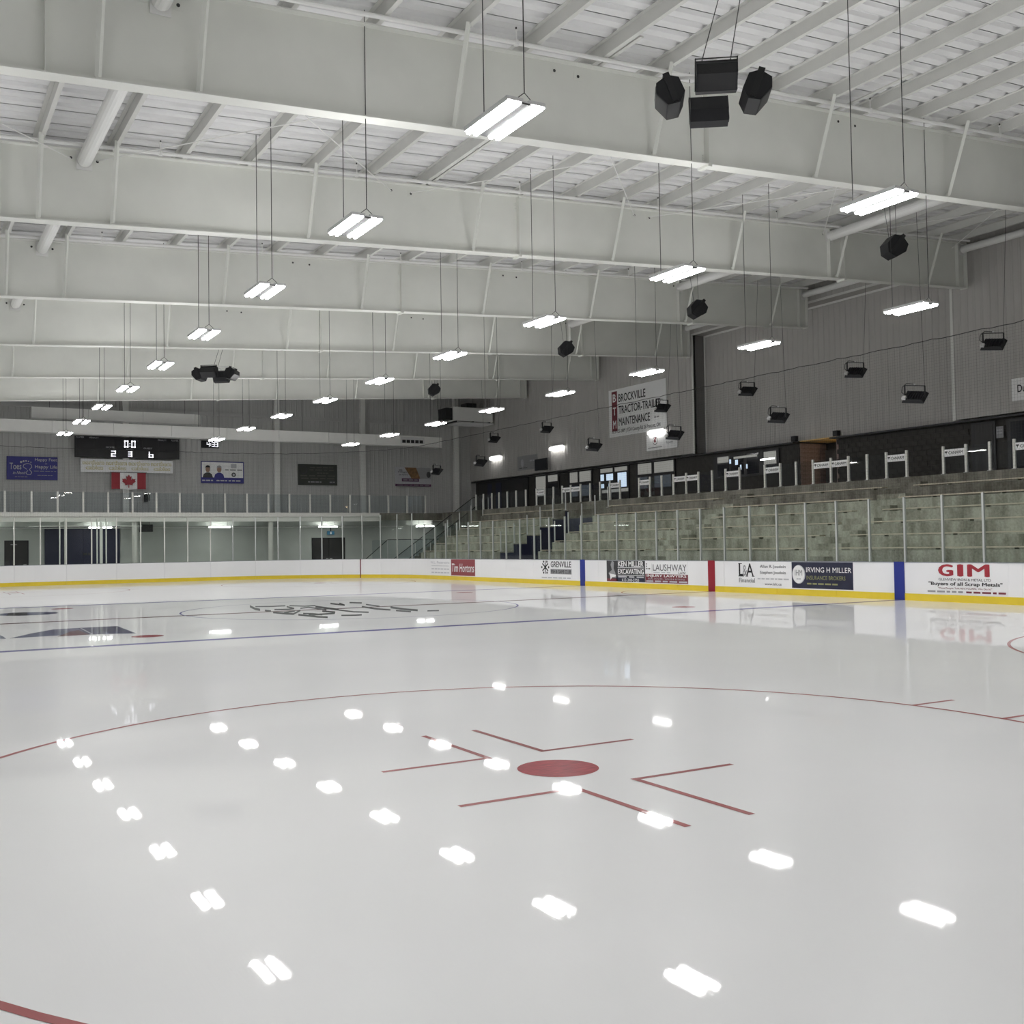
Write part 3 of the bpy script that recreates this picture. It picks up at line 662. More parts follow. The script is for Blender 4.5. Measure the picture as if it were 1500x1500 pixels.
# ================================================================== lamps
def make_lamp():
    t = empty('hanging_lamp', (0, 0, 0))
    b = MB(); b.box(-.285, .285, -.58, .58, .012, .03); b.box(-.285, -.01-.035, -.58, .58, .03, .06); b.box(.045, .285, -.58, .58, .03, .06); b.box(-.045, .045, -.3, .3, .03, .10)
    b.build('housing', M_LAMPH, t)
    for x in (-.225, -.118, .118, .225):
        hp = [(x+.044*math.cos(a), .012-.056*math.sin(a)) for a in [math.pi*i/3 for i in range(4)]]; vs = [(a, -.57, b) for a, b in hp]+[(a, .57, b) for a, b in hp]
        MB().add(vs, [[i, i+1, i+5, i+4] for i in range(3)]+[list(range(4))[::-1], list(range(4, 8))]).build('led_strip', M_LED, t)
    B(-.068, .068, -.575, .575, -.012, .012).build('centre_channel', M_LAMPC, t)
    fin = MB()
    for x in (-.279, -.1715, .1715, .279): fin.box(x-.006, x+.006, -.58, .58, -.004, .012)
    fin.build('reflector_fins', M_LAMPH, t)
    for x in (-.165, .165): MB().poly([(x-.09, -.5, .0605), (x+.09, -.5, .0605), (x+.09, .5, .0605), (x-.09, .5, .0605)]).build('added_uplight', M_UP, t)  # upward glowing panels added to lift the roof light, not a known lamp part
    for y in (-.53, .53): MB().path([(-.12, y, .06), (0, y, .16), (.12, y, .06)], .006, 5).build('hanger_loop', M_WIRE, t)
    return t
lp = make_lamp(); first = True
ROWS = [(1.7, 'far left', 9), (8.87, 'left', 0), (16.0, 'middle', 0), (23.2, 'right', 1)]
wire_mesh = {}
for X, nm, off in ROWS:
    for j in range(-2, 9):
        y = 14.6+5.21*j; z = 7.25
        o = lp if first else copy_tree(lp); first = False
        o.location = (X, y, z); ORG[o.name] = Vector((X, y, z))
        v = j-off
        lab = ('bright twin-strip LED lamp hanging in the %s row, %s of those in view' % (nm, ORD[v])) if v >= 0 else 'bright LED lamp hanging in the %s row, out of view, place %s' % (nm, ['one', 'two', 'three', 'four', 'five', 'six', 'seven', 'eight', 'nine', 'ten', 'eleven'][j+2])
        tag(o, lab, 'lamp', 'hanging LED lamps in the %s row' % nm)
        for sy in (-.53, .53):
            # wires run up to the nearest purlin
            px = min(PUR, key=lambda q: abs(q-X)); zz = zt(px)+.0
            key = (X, sy)
            if key not in wire_mesh:
                m = MB().tube((0, sy, .16), (0, sy, zt(X)+.27-z), .0075, 5)
                ob = m.build('suspension_wire', M_WIRE, None); wire_mesh[key] = ob.data; ob.parent = o
            else:
                ob = bpy.data.objects.new('suspension_wire', wire_mesh[key]); COL.objects.link(ob); ob.parent = o
# tube lamps under the mezzanine
for x0, x1, lab in ((10.93, 12.1, 'in front of the navy door'), (17.3, 18.5, 'between the two white columns'), (23.8, 24.95, 'in front of the dark double door'), (5.3, 6.45, 'at the left picture edge'), (30.2, 31.4, 'under the corner stairs')):
    t = empty('tube_lamp', ((x0+x1)/2, 63, 3.0), 'lit white tube lamp under the mezzanine %s' % lab, 'lamp', 'tube lamps under the mezzanine')
    B(x0, x1, 62.95, 63.05, 2.99, 3.05).build('lamp_body', M_LAMPH, t); B(x0+.01, x1-.01, 62.93, 63.07, 2.93, 2.99).build('diffuser', M_TUBE, t)
    for x in (x0+.15, x1-.15): MB().tube((x, 63, 3.05), (x, 63, 3.46), .008, 5).build('hanger', M_WIRE, t)
# wall lamps over the concourse
for i, (y0, y1, lab) in enumerate(((44.3, 45.55, 'below the large trailer-repair sign'), (53.5, 54.9, 'above the wall-mounted screen'), (60.8, 62.1, 'nearest the far corner'))):
    t = empty('wall_lamp', (XW-.1, (y0+y1)/2, 7.28), 'bright strip lamp on the right wall, %s' % lab, 'lamp', 'strip lamps on the right wall')
    B(XW-.14, XW-.0, y0, y1, 7.33, 7.42).build('lamp_body', M_LAMPH, t); B(XW-.22, XW-.03, y0+.02, y1-.02, 7.18, 7.33).build('diffuser', M_WLAMP, t)

# ================================================================== loudspeakers and floodlights
def cabinet(mb_name, c, F, parent, wd=.62, sc=1.0):
    """hexagonal-profile loudspeaker: width along A, facing F (slightly down)"""
    F = Vector(F).normalized(); A = F.cross(Z_).normalized(); U = A.cross(F)
    pr = [(-.20, -.10), (-.06, -.25), (.14, -.22), (.25, .04), (.20, .20), (-.02, .26), (-.18, .16)]
    pts = [Vector(c)+F*a*sc+U*b*sc-A*wd/2 for a, b in pr]
    o = MB().slab(pts, A*wd).build('cabinet', M_BLK, parent)
    m = MB(); g0 = [Vector(c)+F*a*sc+U*b*sc for a, b in ((.15, -.20), (.252, .04), (.208, .185))]
    m.poly([g0[0]-A*wd*.45+F*.006, g0[0]+A*wd*.45+F*.006, g0[1]+A*wd*.45+F*.006, g0[1]-A*wd*.45+F*.006]); m.poly([g0[1]-A*wd*.45+F*.006, g0[1]+A*wd*.45+F*.006, g0[2]+A*wd*.45+F*.006, g0[2]-A*wd*.45+F*.006])
    m.build('grille', M_BLKS, o)
    for e in (-1, 1): MB().obox(Vector(c)+U*.05*sc+A*e*(wd/2+.008), F, U, A, .1, .5*sc, .012).build('yoke_arm', M_BLKS, o)
    MB().obox(Vector(c)+U*.29*sc, F, U, A, .09, .012, wd+.03).build('yoke_bar', M_BLKS, o)
    return o
def cluster(cx, cy, cz, az0, label):
    t = empty('speaker_cluster', (cx, cy, cz), label, 'speakers', 'hanging speaker clusters')
    for i in range(4):
        a = math.radians(az0+90*i); d = Vector((math.sin(a), math.cos(a), 0)); cabinet('c', Vector((cx, cy, cz))+d*.64, d+Vector((0, 0, -.35)), t, .6, .92)
    m = MB()
    for i in range(2):
        a = math.radians(az0+90*i); d = Vector((math.sin(a), math.cos(a), 0)); m.tube(Vector((cx, cy, cz+.30))-d*.55, Vector((cx, cy, cz+.30))+d*.55, .03)
    m.build('frame', M_PIPE, t)
    px = min(PUR, key=lambda q: abs(q-cx))
    for e in (-.4, .4): MB().tube((cx, cy+e, cz+.3), (px, cy+e*.6, zt(px)), .008, 5).build('suspension_wire', M_WIRE, t)
cluster(12.95, 15.15, 8.62, 216, 'cluster of four black loudspeakers hanging high near the camera')
cluster(12.95, 44.7, 8.62, 216, 'distant cluster of black loudspeakers hanging over the far half of the ice')
for i, (x, y) in enumerate(((1308, 362), (1020, 453), (828, 511), (635, 571))):
    c = onX(x, y, 25.6)
    t = empty('loudspeaker', c, 'single black loudspeaker hanging along the right side, %s to the camera' % ORD[i], 'speaker', 'single loudspeakers by the stands')
    F = Vector((.75, -.25, -.62)).normalized(); A = F.cross(Z_).normalized()
    cabinet('c', c, F, t, .40, 1.25)
    px = min(PUR, key=lambda q: abs(q-c.x))
    for e in (-.12, .12): MB().tube((c.x, c.y+e, c.z+.25), (px, c.y+e*2, zt(px)), .006, 5).build('suspension_wire', M_WIRE, t)
def floodlight(px, py, X, label):
    c = onX(px, py, X); t = empty('floodlight', c, label, 'floodlight', 'dark floodlights above the stands')
    # flat tilted head, long axis along the stands
    U = Vector((-.70, -.28, .66)).normalized(); R = Vector((0, -1, .10)); R = (R-U*R.dot(U)).normalized(); N = R.cross(U)
    hc = c-Z_*.13
    h = MB(); w2, d2 = .34, .23
    bot = [hc+R*a*w2+N*b*d2-U*.05 for a, b in ((-1, -1), (1, -1), (1, 1), (-1, 1))]; top = [hc+R*a*w2*.85+N*b*d2*.8+U*.06 for a, b in ((-1, -1), (1, -1), (1, 1), (-1, 1))]
    h.hexa(bot, top); hd = h.build('head', M_BLK, t)
    f = MB()
    for i in range(7): f.obox(hc+U*.075+R*(-.24+.08*i), N, U, R, .34, .035, .012)
    f.build('cooling_fins', M_BLKS, hd)
    ln_ = MB(); ln_.poly([hc+R*a*w2*.92+N*b*d2*.88-U*.052 for a, b in ((-1, -1), (1, -1), (1, 1), (-1, 1))]); ln_.build('lens', M_WDARK, hd)
    MB().obox(hc-R*.26+N*.15+U*.09, R, U, N, .11, .07, .12).build('driver_box', M_LAMPH, hd)
    yk = MB(); a, b = hc-R*.31, hc+R*.31; ta, tb = a+Z_*.34, b+Z_*.34
    for p, q in ((a, ta), (b, tb)): yk.obox((p+q)/2, R, Z_, R.cross(Z_).normalized(), .02, .36, .07)
    yk.obox((ta+tb)/2, R, Z_, R.cross(Z_).normalized(), .64, .02, .07); yk.build('yoke', M_BLK, t)
    MB().path([a+U*.08, a-R*.10+Z_*.12, a-R*.08+Z_*.28, a+R*.06+Z_*.40, (ta+tb)/2+Z_*.04], .012, 5).build('power_cable', M_WIRE, t)
    tc = (ta+tb)/2; MB().tube(tc, tc+Z_*.06, .025, 8).build('hook', M_LAMPH, t)
    pxx = min(PUR, key=lambda q: abs(q-tc.x)); MB().tube(tb, (pxx, tb.y, zt(pxx)), .006, 5).build('suspension_wire', M_WIRE, t)
for i, (x, y) in enumerate(((1455, 498), (1253, 540), (1095, 568), (970, 593), (801, 625), (724, 640))):
    floodlight(x, y, 31.0, 'black floodlight over the back of the stands, %s of the upper row' % ORD[i])
for i, (x, y) in enumerate(((1340, 575), (1140, 606), (988, 632), (870, 650), (704, 674), (640, 687))):
    floodlight(x, y, 28.5, 'black floodlight over the front of the stands, %s of the lower row' % ORD[i])

# ================================================================== advertising on the boards
def ad(px0, px1, name, label, m):
    y0, y1 = onX(px0, 838, W).y, onX(px1, 838, W).y; z0, z1 = .225, BT-.03; c = Vector((W-.004, (y0+y1)/2, (z0+z1)/2))
    t = empty(name, c, label, 'sign', 'advertising on the right boards')
    B(W-.006, W+.002, y1, y0, z0, z1).build('sign_sheet', m, t)
    c = Vector((W-.006, c.y, c.z)); return t, c, y0-y1, z1-z0
BR, BU = -Y_, Z_
def pos(c, w, h, u, v): return c+BR*(u-.5)*w+BU*(.5-v)*h      # u right, v down, 0..1
t, c, w, h = ad(631, 659.5, 'board_advert', 'pale advert with thin grey lettering left of the red coffee advert', M_WHITE)
lettering(t, 'N.L. Petersons', pos(c, w, h, .5, .2), BR, BU, w*.95, h*.16, M_PRLG)
for v in (.42, .62, .85): words(t, pos(c, w, h, .5, v), BR, BU, w*.9, h*(.03 if v < .5 else .07), M_PRLG, 1 if v < .5 else 6)
t, c, w, h = ad(661, 696, 'board_advert', 'red advert with white script lettering on the boards', M_PRR2)
lettering(t, 'Tim Hortons', pos(c, w, h, .5, .52), BR, BU, w*.93, h*.52, M_PRW, bold=.012, shear=.15)
t, c, w, h = ad(792, 838, 'board_advert', 'white advert with black lettering and crossed emblem left of the far blue mark', M_WHITE)
lettering(t, 'GRENVILLE', pos(c, w, h, .66, .22), BR, BU, w*.64, h*.32, M_PRK, bold=.02)
rect(t, pos(c, w, h, .66, .60), BR, BU, w*.66, h*.27, M_PRG, .003); lettering(t, 'FISH & GAME CLUB', pos(c, w, h, .66, .60), BR, BU, w*.62, h*.18, M_PRK, .005, .015)
words(t, pos(c, w, h, .5, .93), BR, BU, w*.92, h*.06, M_PRLG, 6)
for a in (35, 90, 145):
    q = math.radians(a); d = (math.cos(q), math.sin(q)); e = (-d[1], d[0]); cc = pos(c, w, h, .16, .38); k1, k2 = .28, .03
    shape(t, cc, BR, BU, [(d[0]*k1+e[0]*k2, d[1]*k1+e[1]*k2), (-d[0]*k1+e[0]*k2, -d[1]*k1+e[1]*k2), (-d[0]*k1-e[0]*k2, -d[1]*k1-e[1]*k2), (d[0]*k1-e[0]*k2, d[1]*k1-e[1]*k2)], M_PRK)
for a in range(0, 360, 60): disc(t, pos(c, w, h, .16, .38)+BR*.27*math.cos(math.radians(a))+BU*.27*math.sin(math.radians(a)), BR, BU, .055, .05, M_PRK, n=8)
t, c, w, h = ad(889, 945, 'board_advert', 'charcoal advert with white block lettering left of the law advert', M_PRC)
rect(t, pos(c, w, h, .62, .88), BR, BU, w*.72, h*.2, M_PRN); rect(t, pos(c, w, h, .15, .93), BR, BU, w*.28, h*.12, M_PRM)
shape(t, pos(c, w, h, .15, .45), BR, BU, [(-.1, -.3), (.25, -.3), (.2, -.1), (.1, .05), (.12, .3), (0, .36), (-.1, .2), (-.02, .0), (-.25, -.12)], M_PRG, .003, 'picture')
shape(t, pos(c, w, h, .15, .62), BR, BU, [(-.2, 0), (.25, -.05), (.22, -.12), (.0, -.14), (-.12, -.25), (-.14, -.06)], M_PRW, .004, 'picture')
lettering(t, 'KEN MILLER', pos(c, w, h, .64, .15), BR, BU, w*.66, h*.26, M_PRW, .005, .035); lettering(t, 'EXCAVATING', pos(c, w, h, .64, .51), BR, BU, w*.67, h*.25, M_PRW, .005, .035)
for v in (.33, .69): rect(t, pos(c, w, h, .64, v), BR, BU, w*.68, h*.025, M_PRW, .005)
words(t, pos(c, w, h, .64, .77), BR, BU, w*.66, h*.07, M_PRLG, 3); lettering(t, '613-348-3755', pos(c, w, h, .63, .91), BR, BU, w*.44, h*.13, M_PRW, .005, .01)
t, c, w, h = ad(945.5, 1008, 'board_advert', 'white and maroon law advert left of the red centre mark', M_WHITE)
rect(t, pos(c, w, h, .5, .80), BR, BU, w, h*.40, M_PRM)
lettering(t, 'LAUSHWAY', pos(c, w, h, .58, .30), BR, BU, w*.78, h*.30, M_PRGD); lettering(t, 'LAW', pos(c, w, h, .87, .53), BR, BU, w*.16, h*.10, M_PRK, .004, .02)
rect(t, pos(c, w, h, .165, .33), BR, BU, .012, h*.42, M_PRG); words(t, pos(c, w, h, .4, .52), BR, BU, w*.4, h*.035, M_PRLG, 3)
for u, v in ((.03, .14), (.03, .25), (.03, .36), (.07, .36), (.11, .36)): rect(t, pos(c, w, h, u, v), BR, BU, w*.022, h*.06, M_PRK)
lettering(t, 'INJURY LAWYERS', pos(c, w, h, .5, .69), BR, BU, w*.93, h*.15, M_PRW, .005, .03)
lettering(t, 'REAL ESTATE - WILLS & ESTATES', pos(c, w, h, .5, .82), BR, BU, w*.86, h*.07, M_PRLG, .005); words(t, pos(c, w, h, .5, .93), BR, BU, w*.96, h*.07, M_PRLG, 5, .005)
t, c, w, h = ad(1079, 1159, 'board_advert', 'white advert with large black initials right of the red centre mark', M_WHITE)
lettering(t, 'L', pos(c, w, h, .09, .33), BR, BU, w*.085, h*.52, M_PRK, .004, .03); lettering(t, 'A', pos(c, w, h, .26, .33), BR, BU, w*.14, h*.52, M_PRK, .005, .01); lettering(t, '&', pos(c, w, h, .165, .36), BR, BU, w*.085, h*.44, M_PRG, .006)
for u, v, ww in ((.075, .075, .07), (.09, .595, .11), (.20, .595, .05), (.32, .595, .05)): rect(t, pos(c, w, h, u, v), BR, BU, w*ww, h*.025, M_PRK, .005)
lettering(t, 'Financial', pos(c, w, h, .2, .76), BR, BU, w*.30, h*.18, M_PRGD)
lettering(t, 'Allan R. Joudoin', pos(c, w, h, .68, .20), BR, BU, w*.46, h*.15, M_PRGD, bold=.012); lettering(t, 'Stephen Joudoin', pos(c, w, h, .68, .44), BR, BU, w*.46, h*.15, M_PRGD, bold=.012)
words(t, pos(c, w, h, .68, .68), BR, BU, w*.56, h*.05, M_PRLG, 7); lettering(t, 'www.lafc.ca', pos(c, w, h, .68, .88), BR, BU, w*.30, h*.10, M_PRGD, bold=.012)
t, c, w, h = ad(1160, 1249.5, 'board_advert', 'dark navy insurance advert with white disc on the boards', M_PRN)
d = pos(c, w, h, .12, .47); disc(t, d, BR, BU, w*.112, h*.36, M_PRLG, .003, 40); disc(t, d+BR*-.008, BR, BU, w*.10, h*.34, M_PRW, .005, 40)
lettering(t, 'IHM', d+BU*.05, BR, BU, w*.125, h*.22, M_PRG, .008); words(t, d-BU*.14, BR, BU, w*.07, h*.05, M_PRLG, 3, .008)
lettering(t, 'IRVING H MILLER', pos(c, w, h, .615, .29), BR, BU, w*.73, h*.19, M_PRW, .005); lettering(t, 'INSURANCE BROKERS', pos(c, w, h, .57, .59), BR, BU, w*.63, h*.15, M_PRO, .005)
words(t, pos(c, w, h, .51, .82), BR, BU, w*.5, h*.06, M_PRO, 5, .005)
t, c, w, h = ad(1355, 1477, 'board_advert', 'white scrap-metal advert with big red initials at the right', M_WHITE)
for a, u, ww in (('G', .265, .19), ('I', .445, .075), ('M', .66, .265)): lettering(t, a, pos(c, w, h, u, .23), BR, BU, w*ww, h*.40, M_PRR, .004, .05 if a != 'M' else .03)
lettering(t, 'GLENVIEW IRON & METAL LTD', pos(c, w, h, .49, .535), BR, BU, w*.63, h*.08, M_PRGD, bold=.012)
lettering(t, '"Buyers of all Scrap Metals"', pos(c, w, h, .49, .69), BR, BU, w*.89, h*.155, M_PRK, .004, .03)
lettering(t, '"Most People Talk RECYCLING, We Do It!"', pos(c, w, h, .49, .83), BR, BU, w*.65, h*.075, M_PRM); words(t, pos(c, w, h, .25, .94), BR, BU, w*.44, h*.06, M_PRG, 5); words(t, pos(c, w, h, .74, .94), BR, BU, w*.46, h*.06, M_PRM, 5)

# ================================================================== signs on the right wall
def wsign(px, z0, z1, name, label, X=XW-.06, m=M_PRW, cat='sign'):
    y0, y1 = onX(px[0], px[2], X).y, onX(px[1], px[2], X).y; c = Vector((X, (y0+y1)/2, (z0+z1)/2))
    t = empty(name, c, label, cat); B(X, X+.045, y1, y0, z0, z1).build('sign_panel', m, t); return t, c, y0-y1, z1-z0
t, c, w, h = wsign((892, 976, 600), 7.36, 9.89, 'wall_sign', 'large white trailer-repair sign with red initials column on the right wall')
rect(t, pos(c, w, h, .105, .46), BR, BU, w*.10, h*.84, M_PRM)
for a, v in (('B', .18), ('T', .46), ('M', .74)): lettering(t, a, pos(c, w, h, .105, v), BR, BU, w*.06, h*.17, M_PRW, .006, .03)
lettering(t, 'BROCKVILLE', pos(c, w, h, .42, .20), BR, BU, w*.48, h*.17, M_PRK, .005, .02); lettering(t, 'TRACTOR-TRAILER', pos(c, w, h, .55, .45), BR, BU, w*.74, h*.17, M_PRK, .005, .02)
lettering(t, 'MAINTENANCE', pos(c, w, h, .455, .70), BR, BU, w*.55, h*.17, M_PRK, .005, .02); words(t, pos(c, w, h, .84, .73), BR, BU, w*.08, h*.03, M_PRG, 2)
lettering(t, '613-925-2889 | 3534 County Rd 26 Prescott, ON', pos(c, w, h, .48, .90), BR, BU, w*.84, h*.10, M_PRK, .005, .014)
t, c, w, h = wsign((947, 992, 645), 6.36, 7.16, 'wall_sign', 'white sign with round emblem below the trailer-repair sign')
lettering(t, 'Dairy', pos(c, w, h, .76, .30), BR, BU, w*.26, h*.2, M_PRG); lettering(t, 'Room', pos(c, w, h, .76, .60), BR, BU, w*.22, h*.18, M_PRG)
disc(t, pos(c, w, h, .29, .40), BR, BU, .2, .22, M_PRG); disc(t, pos(c, w, h, .29, .40), BR, BU, .15, .165, M_PRW, .006); shape(t, pos(c, w, h, .29, .38), BR, BU, [(-.12, -.02), (.02, .16), (.1, .12), (.02, .0), (.1, -.02), (-.02, -.16), (-.06, -.08)], M_PRM, .008)
rect(t, pos(c, w, h, .28, .82), BR, BU, w*.46, h*.05, M_PRG); rect(t, pos(c, w, h, .58, .45), BR, BU, .012, h*.8, M_PRLG)
t, c, w, h = wsign((1482, 1545, 575), 6.35, 7.12, 'wall_sign', 'white wall sign cut off by the right picture edge')
lettering(t, 'Du', pos(c, w, h, .24, .47), BR, BU, w*.20, h*.34, M_PRK, .005, .02)
t, c, w, h = wsign((758, 787, 678), 6.25, 7.12, 'wall_sign', 'faint grey sign beside the wall-mounted screen', m=M_PRG)
disc(t, pos(c, w, h, .25, .5), BR, BU, .16, .25, M_PRLG); words(t, pos(c, w, h, .3, .85), BR, BU, w*.4, h*.05, M_PRC, 2); words(t, pos(c, w, h, .78, .4), BR, BU, w*.3, h*.1, M_PRLG, 2)
tv = empty('wall_screen', (34.9, 55.5, 6.05), 'black screen on a bracket on the right wall', 'screen'); B(34.78, 34.88, 54.85, 56.2, 6.06, 6.74).build('screen_body', M_BLK, tv); rect(tv, (34.78, 55.52, 6.40), BR, BU, 1.27, .6, M_WDARK, .004, 'screen_glass'); B(34.88, 35.2, 55.4, 55.65, 6.3, 6.5).build('bracket', M_FRAME, tv)
for x, y, lab in ((1163, 643, 'left of the lit doorway'), (1224.5, 635, 'right of the lit doorway')):
    p = onX(x, y, RX-.16); t = empty('wall_box', p, 'small black box on the wall %s' % lab, 'box', 'boxes beside the doorway')
    B(p.x-.06, p.x+.12, p.y-.12, p.y+.12, p.z-.12, p.z+.12).build('box_body', M_BLK, t); B(p.x-.065, p.x-.06, p.y-.05, p.y+.05, p.z-.05, p.z+.05).build('box_face', M_FRAME, t)

# windows and doors of the concourse
def yx(x, X=LX): return onX(x, 690, X).y
def opening(name, label, px0, px1, z0, z1, panes, m=M_FRAME):
    a, b = yx(px1), yx(px0)
    t = empty(name, (LX-.1, (a+b)/2, z0), label, name.split('_')[0], kind='structure')
    B(LX-.10, LX-.04, a, b, z0, z1).build('frame', m, t)
    for p0, p1, q0, q1, mm in panes:
        B(LX-.115, LX-.10, yx(p1), yx(p0), q0, q1).build('pane', mm, t)
    return t
def zpx(x, y): return onX(x, y, LX).z
opening('window_1', 'window left of the frosted pair, farthest of the concourse windows', 785, 821, 4.55, 5.85, [(787, 801, 4.6, 5.78, M_WGREY), (805, 818.5, 5.4, 5.78, M_WGREY), (805, 818.5, 4.6, 5.3, M_WDARK)])
opening('window_2', 'pair of pale frosted windows on the concourse', 834, 869.5, 4.3, 5.85, [(837, 848, 5.2, 5.78, M_WGREY), (851, 867.5, 5.2, 5.78, M_WGREY), (837, 848, 4.4, 5.0, M_WDIM), (851, 867.5, 4.4, 5.0, M_WDIM)])
opening('window_3', 'bright sky-blue glazed doors on the concourse', 879, 923, 3.6, 5.85, [(882, 899.5, 5.56, 5.78, M_WGREY), (903, 921, 5.56, 5.78, M_WGREY), (882, 886.7, 5.12, 5.47, M_WBLUE), (890.4, 900, 5.12, 5.47, M_WBLUE), (907, 919.7, 4.70, 5.47, M_WBLUE), (882, 886.7, 4.72, 4.95, M_WBLUE), (893.6, 900, 4.78, 4.95, M_WBLUE), (884, 922, 4.45, 4.62, M_WGREY)])
opening('window_4', 'large two-light window with grey blinds on the concourse', 934, 991, 4.4, 5.87, [(936.8, 950.6, 5.25, 5.8, M_WGREY), (951, 956.6, 5.25, 5.8, M_WGREY), (961, 989, 5.25, 5.8, M_WGREY), (936.8, 950.6, 4.5, 5.1, M_WDIM), (961, 985, 4.5, 5.1, M_WDIM)])
w5 = opening('window_5', 'dark window showing shelves and lights on the concourse', 1048, 1144, 4.65, 5.78, [(1054, 1070, 5.38, 5.66, M_WGREY), (1073, 1092, 4.75, 5.66, M_WDARK), (1097, 1114, 4.75, 5.66, M_WDARK), (1122, 1140, 5.1, 5.66, M_WGREY), (1122, 1140, 4.75, 5.05, M_WDARK), (1054, 1070, 4.75, 5.3, M_WDARK)])
for x0, x1, z0, z1, mm in ((1117, 1138, 5.30, 5.36, M_WLAMP), (1071.5, 1074, 5.3, 5.5, M_WBLUE), (1080, 1084, 5.22, 5.45, M_WBLUE), (1087, 1089, 4.98, 5.2, M_WBLUE), (1078, 1112, 5.5, 5.6, M_WGREY), (1096, 1098, 5.0, 5.2, M_WBLUE)):
    B(LX-.122, LX-.116, yx(x1), yx(x0), z0, z1).build('lit_shelf', mm, w5)
opening('door_1', 'dark glazed doors at the far end of the concourse', 704, 775, 3.6, 5.85, [(716, 722, 3.7, 5.7, M_NAVYD), (728, 736, 3.7, 5.7, M_NAVYD), (741, 748, 3.7, 5.2, M_DOOR), (757, 768, 3.7, 5.5, M_DOOR)])
opening('door_2', 'charcoal door with a pale notice at the right of the concourse', 1427, 1462, 3.6, 5.8, [(1433, 1459, 3.65, 5.72, M_DOOR)])
opening('door_3', 'dark window frame at the right picture edge', 1479, 1540, 3.6, 5.8, [(1485, 1530, 3.9, 5.7, M_WDARK)])
B(36.6, 36.7, 34.3, 35.2, ZF, 5.55).build('alcove_door', M_DOOR, wr)
t = empty('notice', (LX-.16, yx(1471), 5.3), 'pale notice sheet on the dark wall beside the charcoal door', 'notice'); B(LX-.135, LX-.125, yx(1475), yx(1464.5), 5.17, 5.58).build('sheet', M_PRG, t); words(t, (LX-.137, yx(1469.7), 5.45), BR, BU, .2, .03, M_PRLG, 3); words(t, (LX-.137, yx(1469.7), 5.35), BR, BU, .2, .03, M_PRLG, 4)

# ================================================================== far end wall
FR, FU = X_, Z_
def fsign(x0, x1, z0, z1, name, label, m, cat='banner', y=YF-.1):
    c = Vector(((x0+x1)/2, y, (z0+z1)/2)); t = empty(name, c, label, cat)
    B(x0, x1, y, y+.05, z0, z1).build('sign_panel', m, t); return t, c, x1-x0, z1-z0
def fp(c, w, h, u, v): return c+FR*(u-.5)*w+FU*(.5-v)*h
t, c, w, h = fsign(10.45, 16.06, 6.88, 8.05, 'scoreboard', 'black electronic scoreboard with lit white digits on the far wall', M_BOARDK, 'scoreboard', YF-.42)
for a, b in ((.02, .2), (.8, .98)):
    rect(t, fp(c, w, h, (a+b)/2, .5), FR, FU, w*(b-a), h*.86, M_PANEL, .003)
rect(t, fp(c, w, h, .5, .28), FR, FU, w*.26, h*.34, M_PANEL, .003)
SEGS = {'0': 'abcdef', '2': 'abged', '3': 'abgcd', '6': 'cdefg', '4': 'fgbc', '1': 'bc'}
def digit(t, d, p, w, h, th):
    m = MB(); y = p.y-.012
    def q(x0, x1, z0, z1): m.poly([(p.x+x0, y, p.z+z0), (p.x+x1, y, p.z+z0), (p.x+x1, y, p.z+z1), (p.x+x0, y, p.z+z1)])
    a = w/2; b = h/2
    for s_ in SEGS[d]:
        {'a': lambda: q(-a, a, b-th, b), 'd': lambda: q(-a, a, -b, -b+th), 'g': lambda: q(-a, a, -th/2, th/2), 'f': lambda: q(-a, -a+th, 0, b), 'b': lambda: q(a-th, a, 0, b), 'e': lambda: q(-a, -a+th, -b, 0), 'c': lambda: q(a-th, a, -b, 0)}[s_]()
    m.build('digit', M_DIG, t)
for d, u, v, ww, hh in (('0', .482, .32, .22, .38), ('0', .550, .32, .22, .38), ('2', .36, .80, .25, .34), ('3', .518, .80, .22, .30), ('6', .72, .80, .25, .34)): digit(t, d, fp(c, w, h, u, v), ww, hh, .058)
for v in (.30, .42): rect(t, fp(c, w, h, .516, v), FR, FU, .05, .05, M_DIG, .012, 'digit_dot')
for s_, u, v, ww in (('PLAYER', .05, .07, .075), ('PENALTY', .18, .07, .085), ('PENALTY', .83, .08, .085), ('PLAYER', .955, .08, .07), ('HOME', .33, .50, .08), ('GUEST', .69, .50, .085), ('PERIOD', .515, .58, .07)):
    lettering(t, s_, fp(c, w, h, u, v), FR, FU, w*ww, h*(.075 if 'O' not in s_ or s_ == 'HOME' else .05), M_PRLG, .006)
for u in (.18, .5, .82): B(c.x+(u-.5)*w-.05, c.x+(u-.5)*w+.05, YF-.37, YF-.02, 7.5, 7.6).build('wall_bracket', M_FRAME, t)
t, c, w, h = fsign(17.39, 18.42, 7.64, 8.05, 'wall_clock', 'small black digital clock with white digits on the far wall', M_BOARDK, 'clock')
for d, u in (('4', .38), ('3', .66), ('3', .86)): digit(t, d, fp(c, w, h, u, .5), .17, .27, .04)
for v in (.4, .62): rect(t, fp(c, w, h, .52, v), FR, FU, .05, .05, M_DIG, .01, 'colon_dot')
B(17.3, 18.5, YF-.2, YF-.06, 8.1, 8.14).build('clock_hood', M_FRAME, t)
t, c, w, h = fsign(10.77, 15.7, 6.08, 6.80, 'wall_banner', 'white banner with four gold logos under the scoreboard', M_PRW, y=YF-.34)
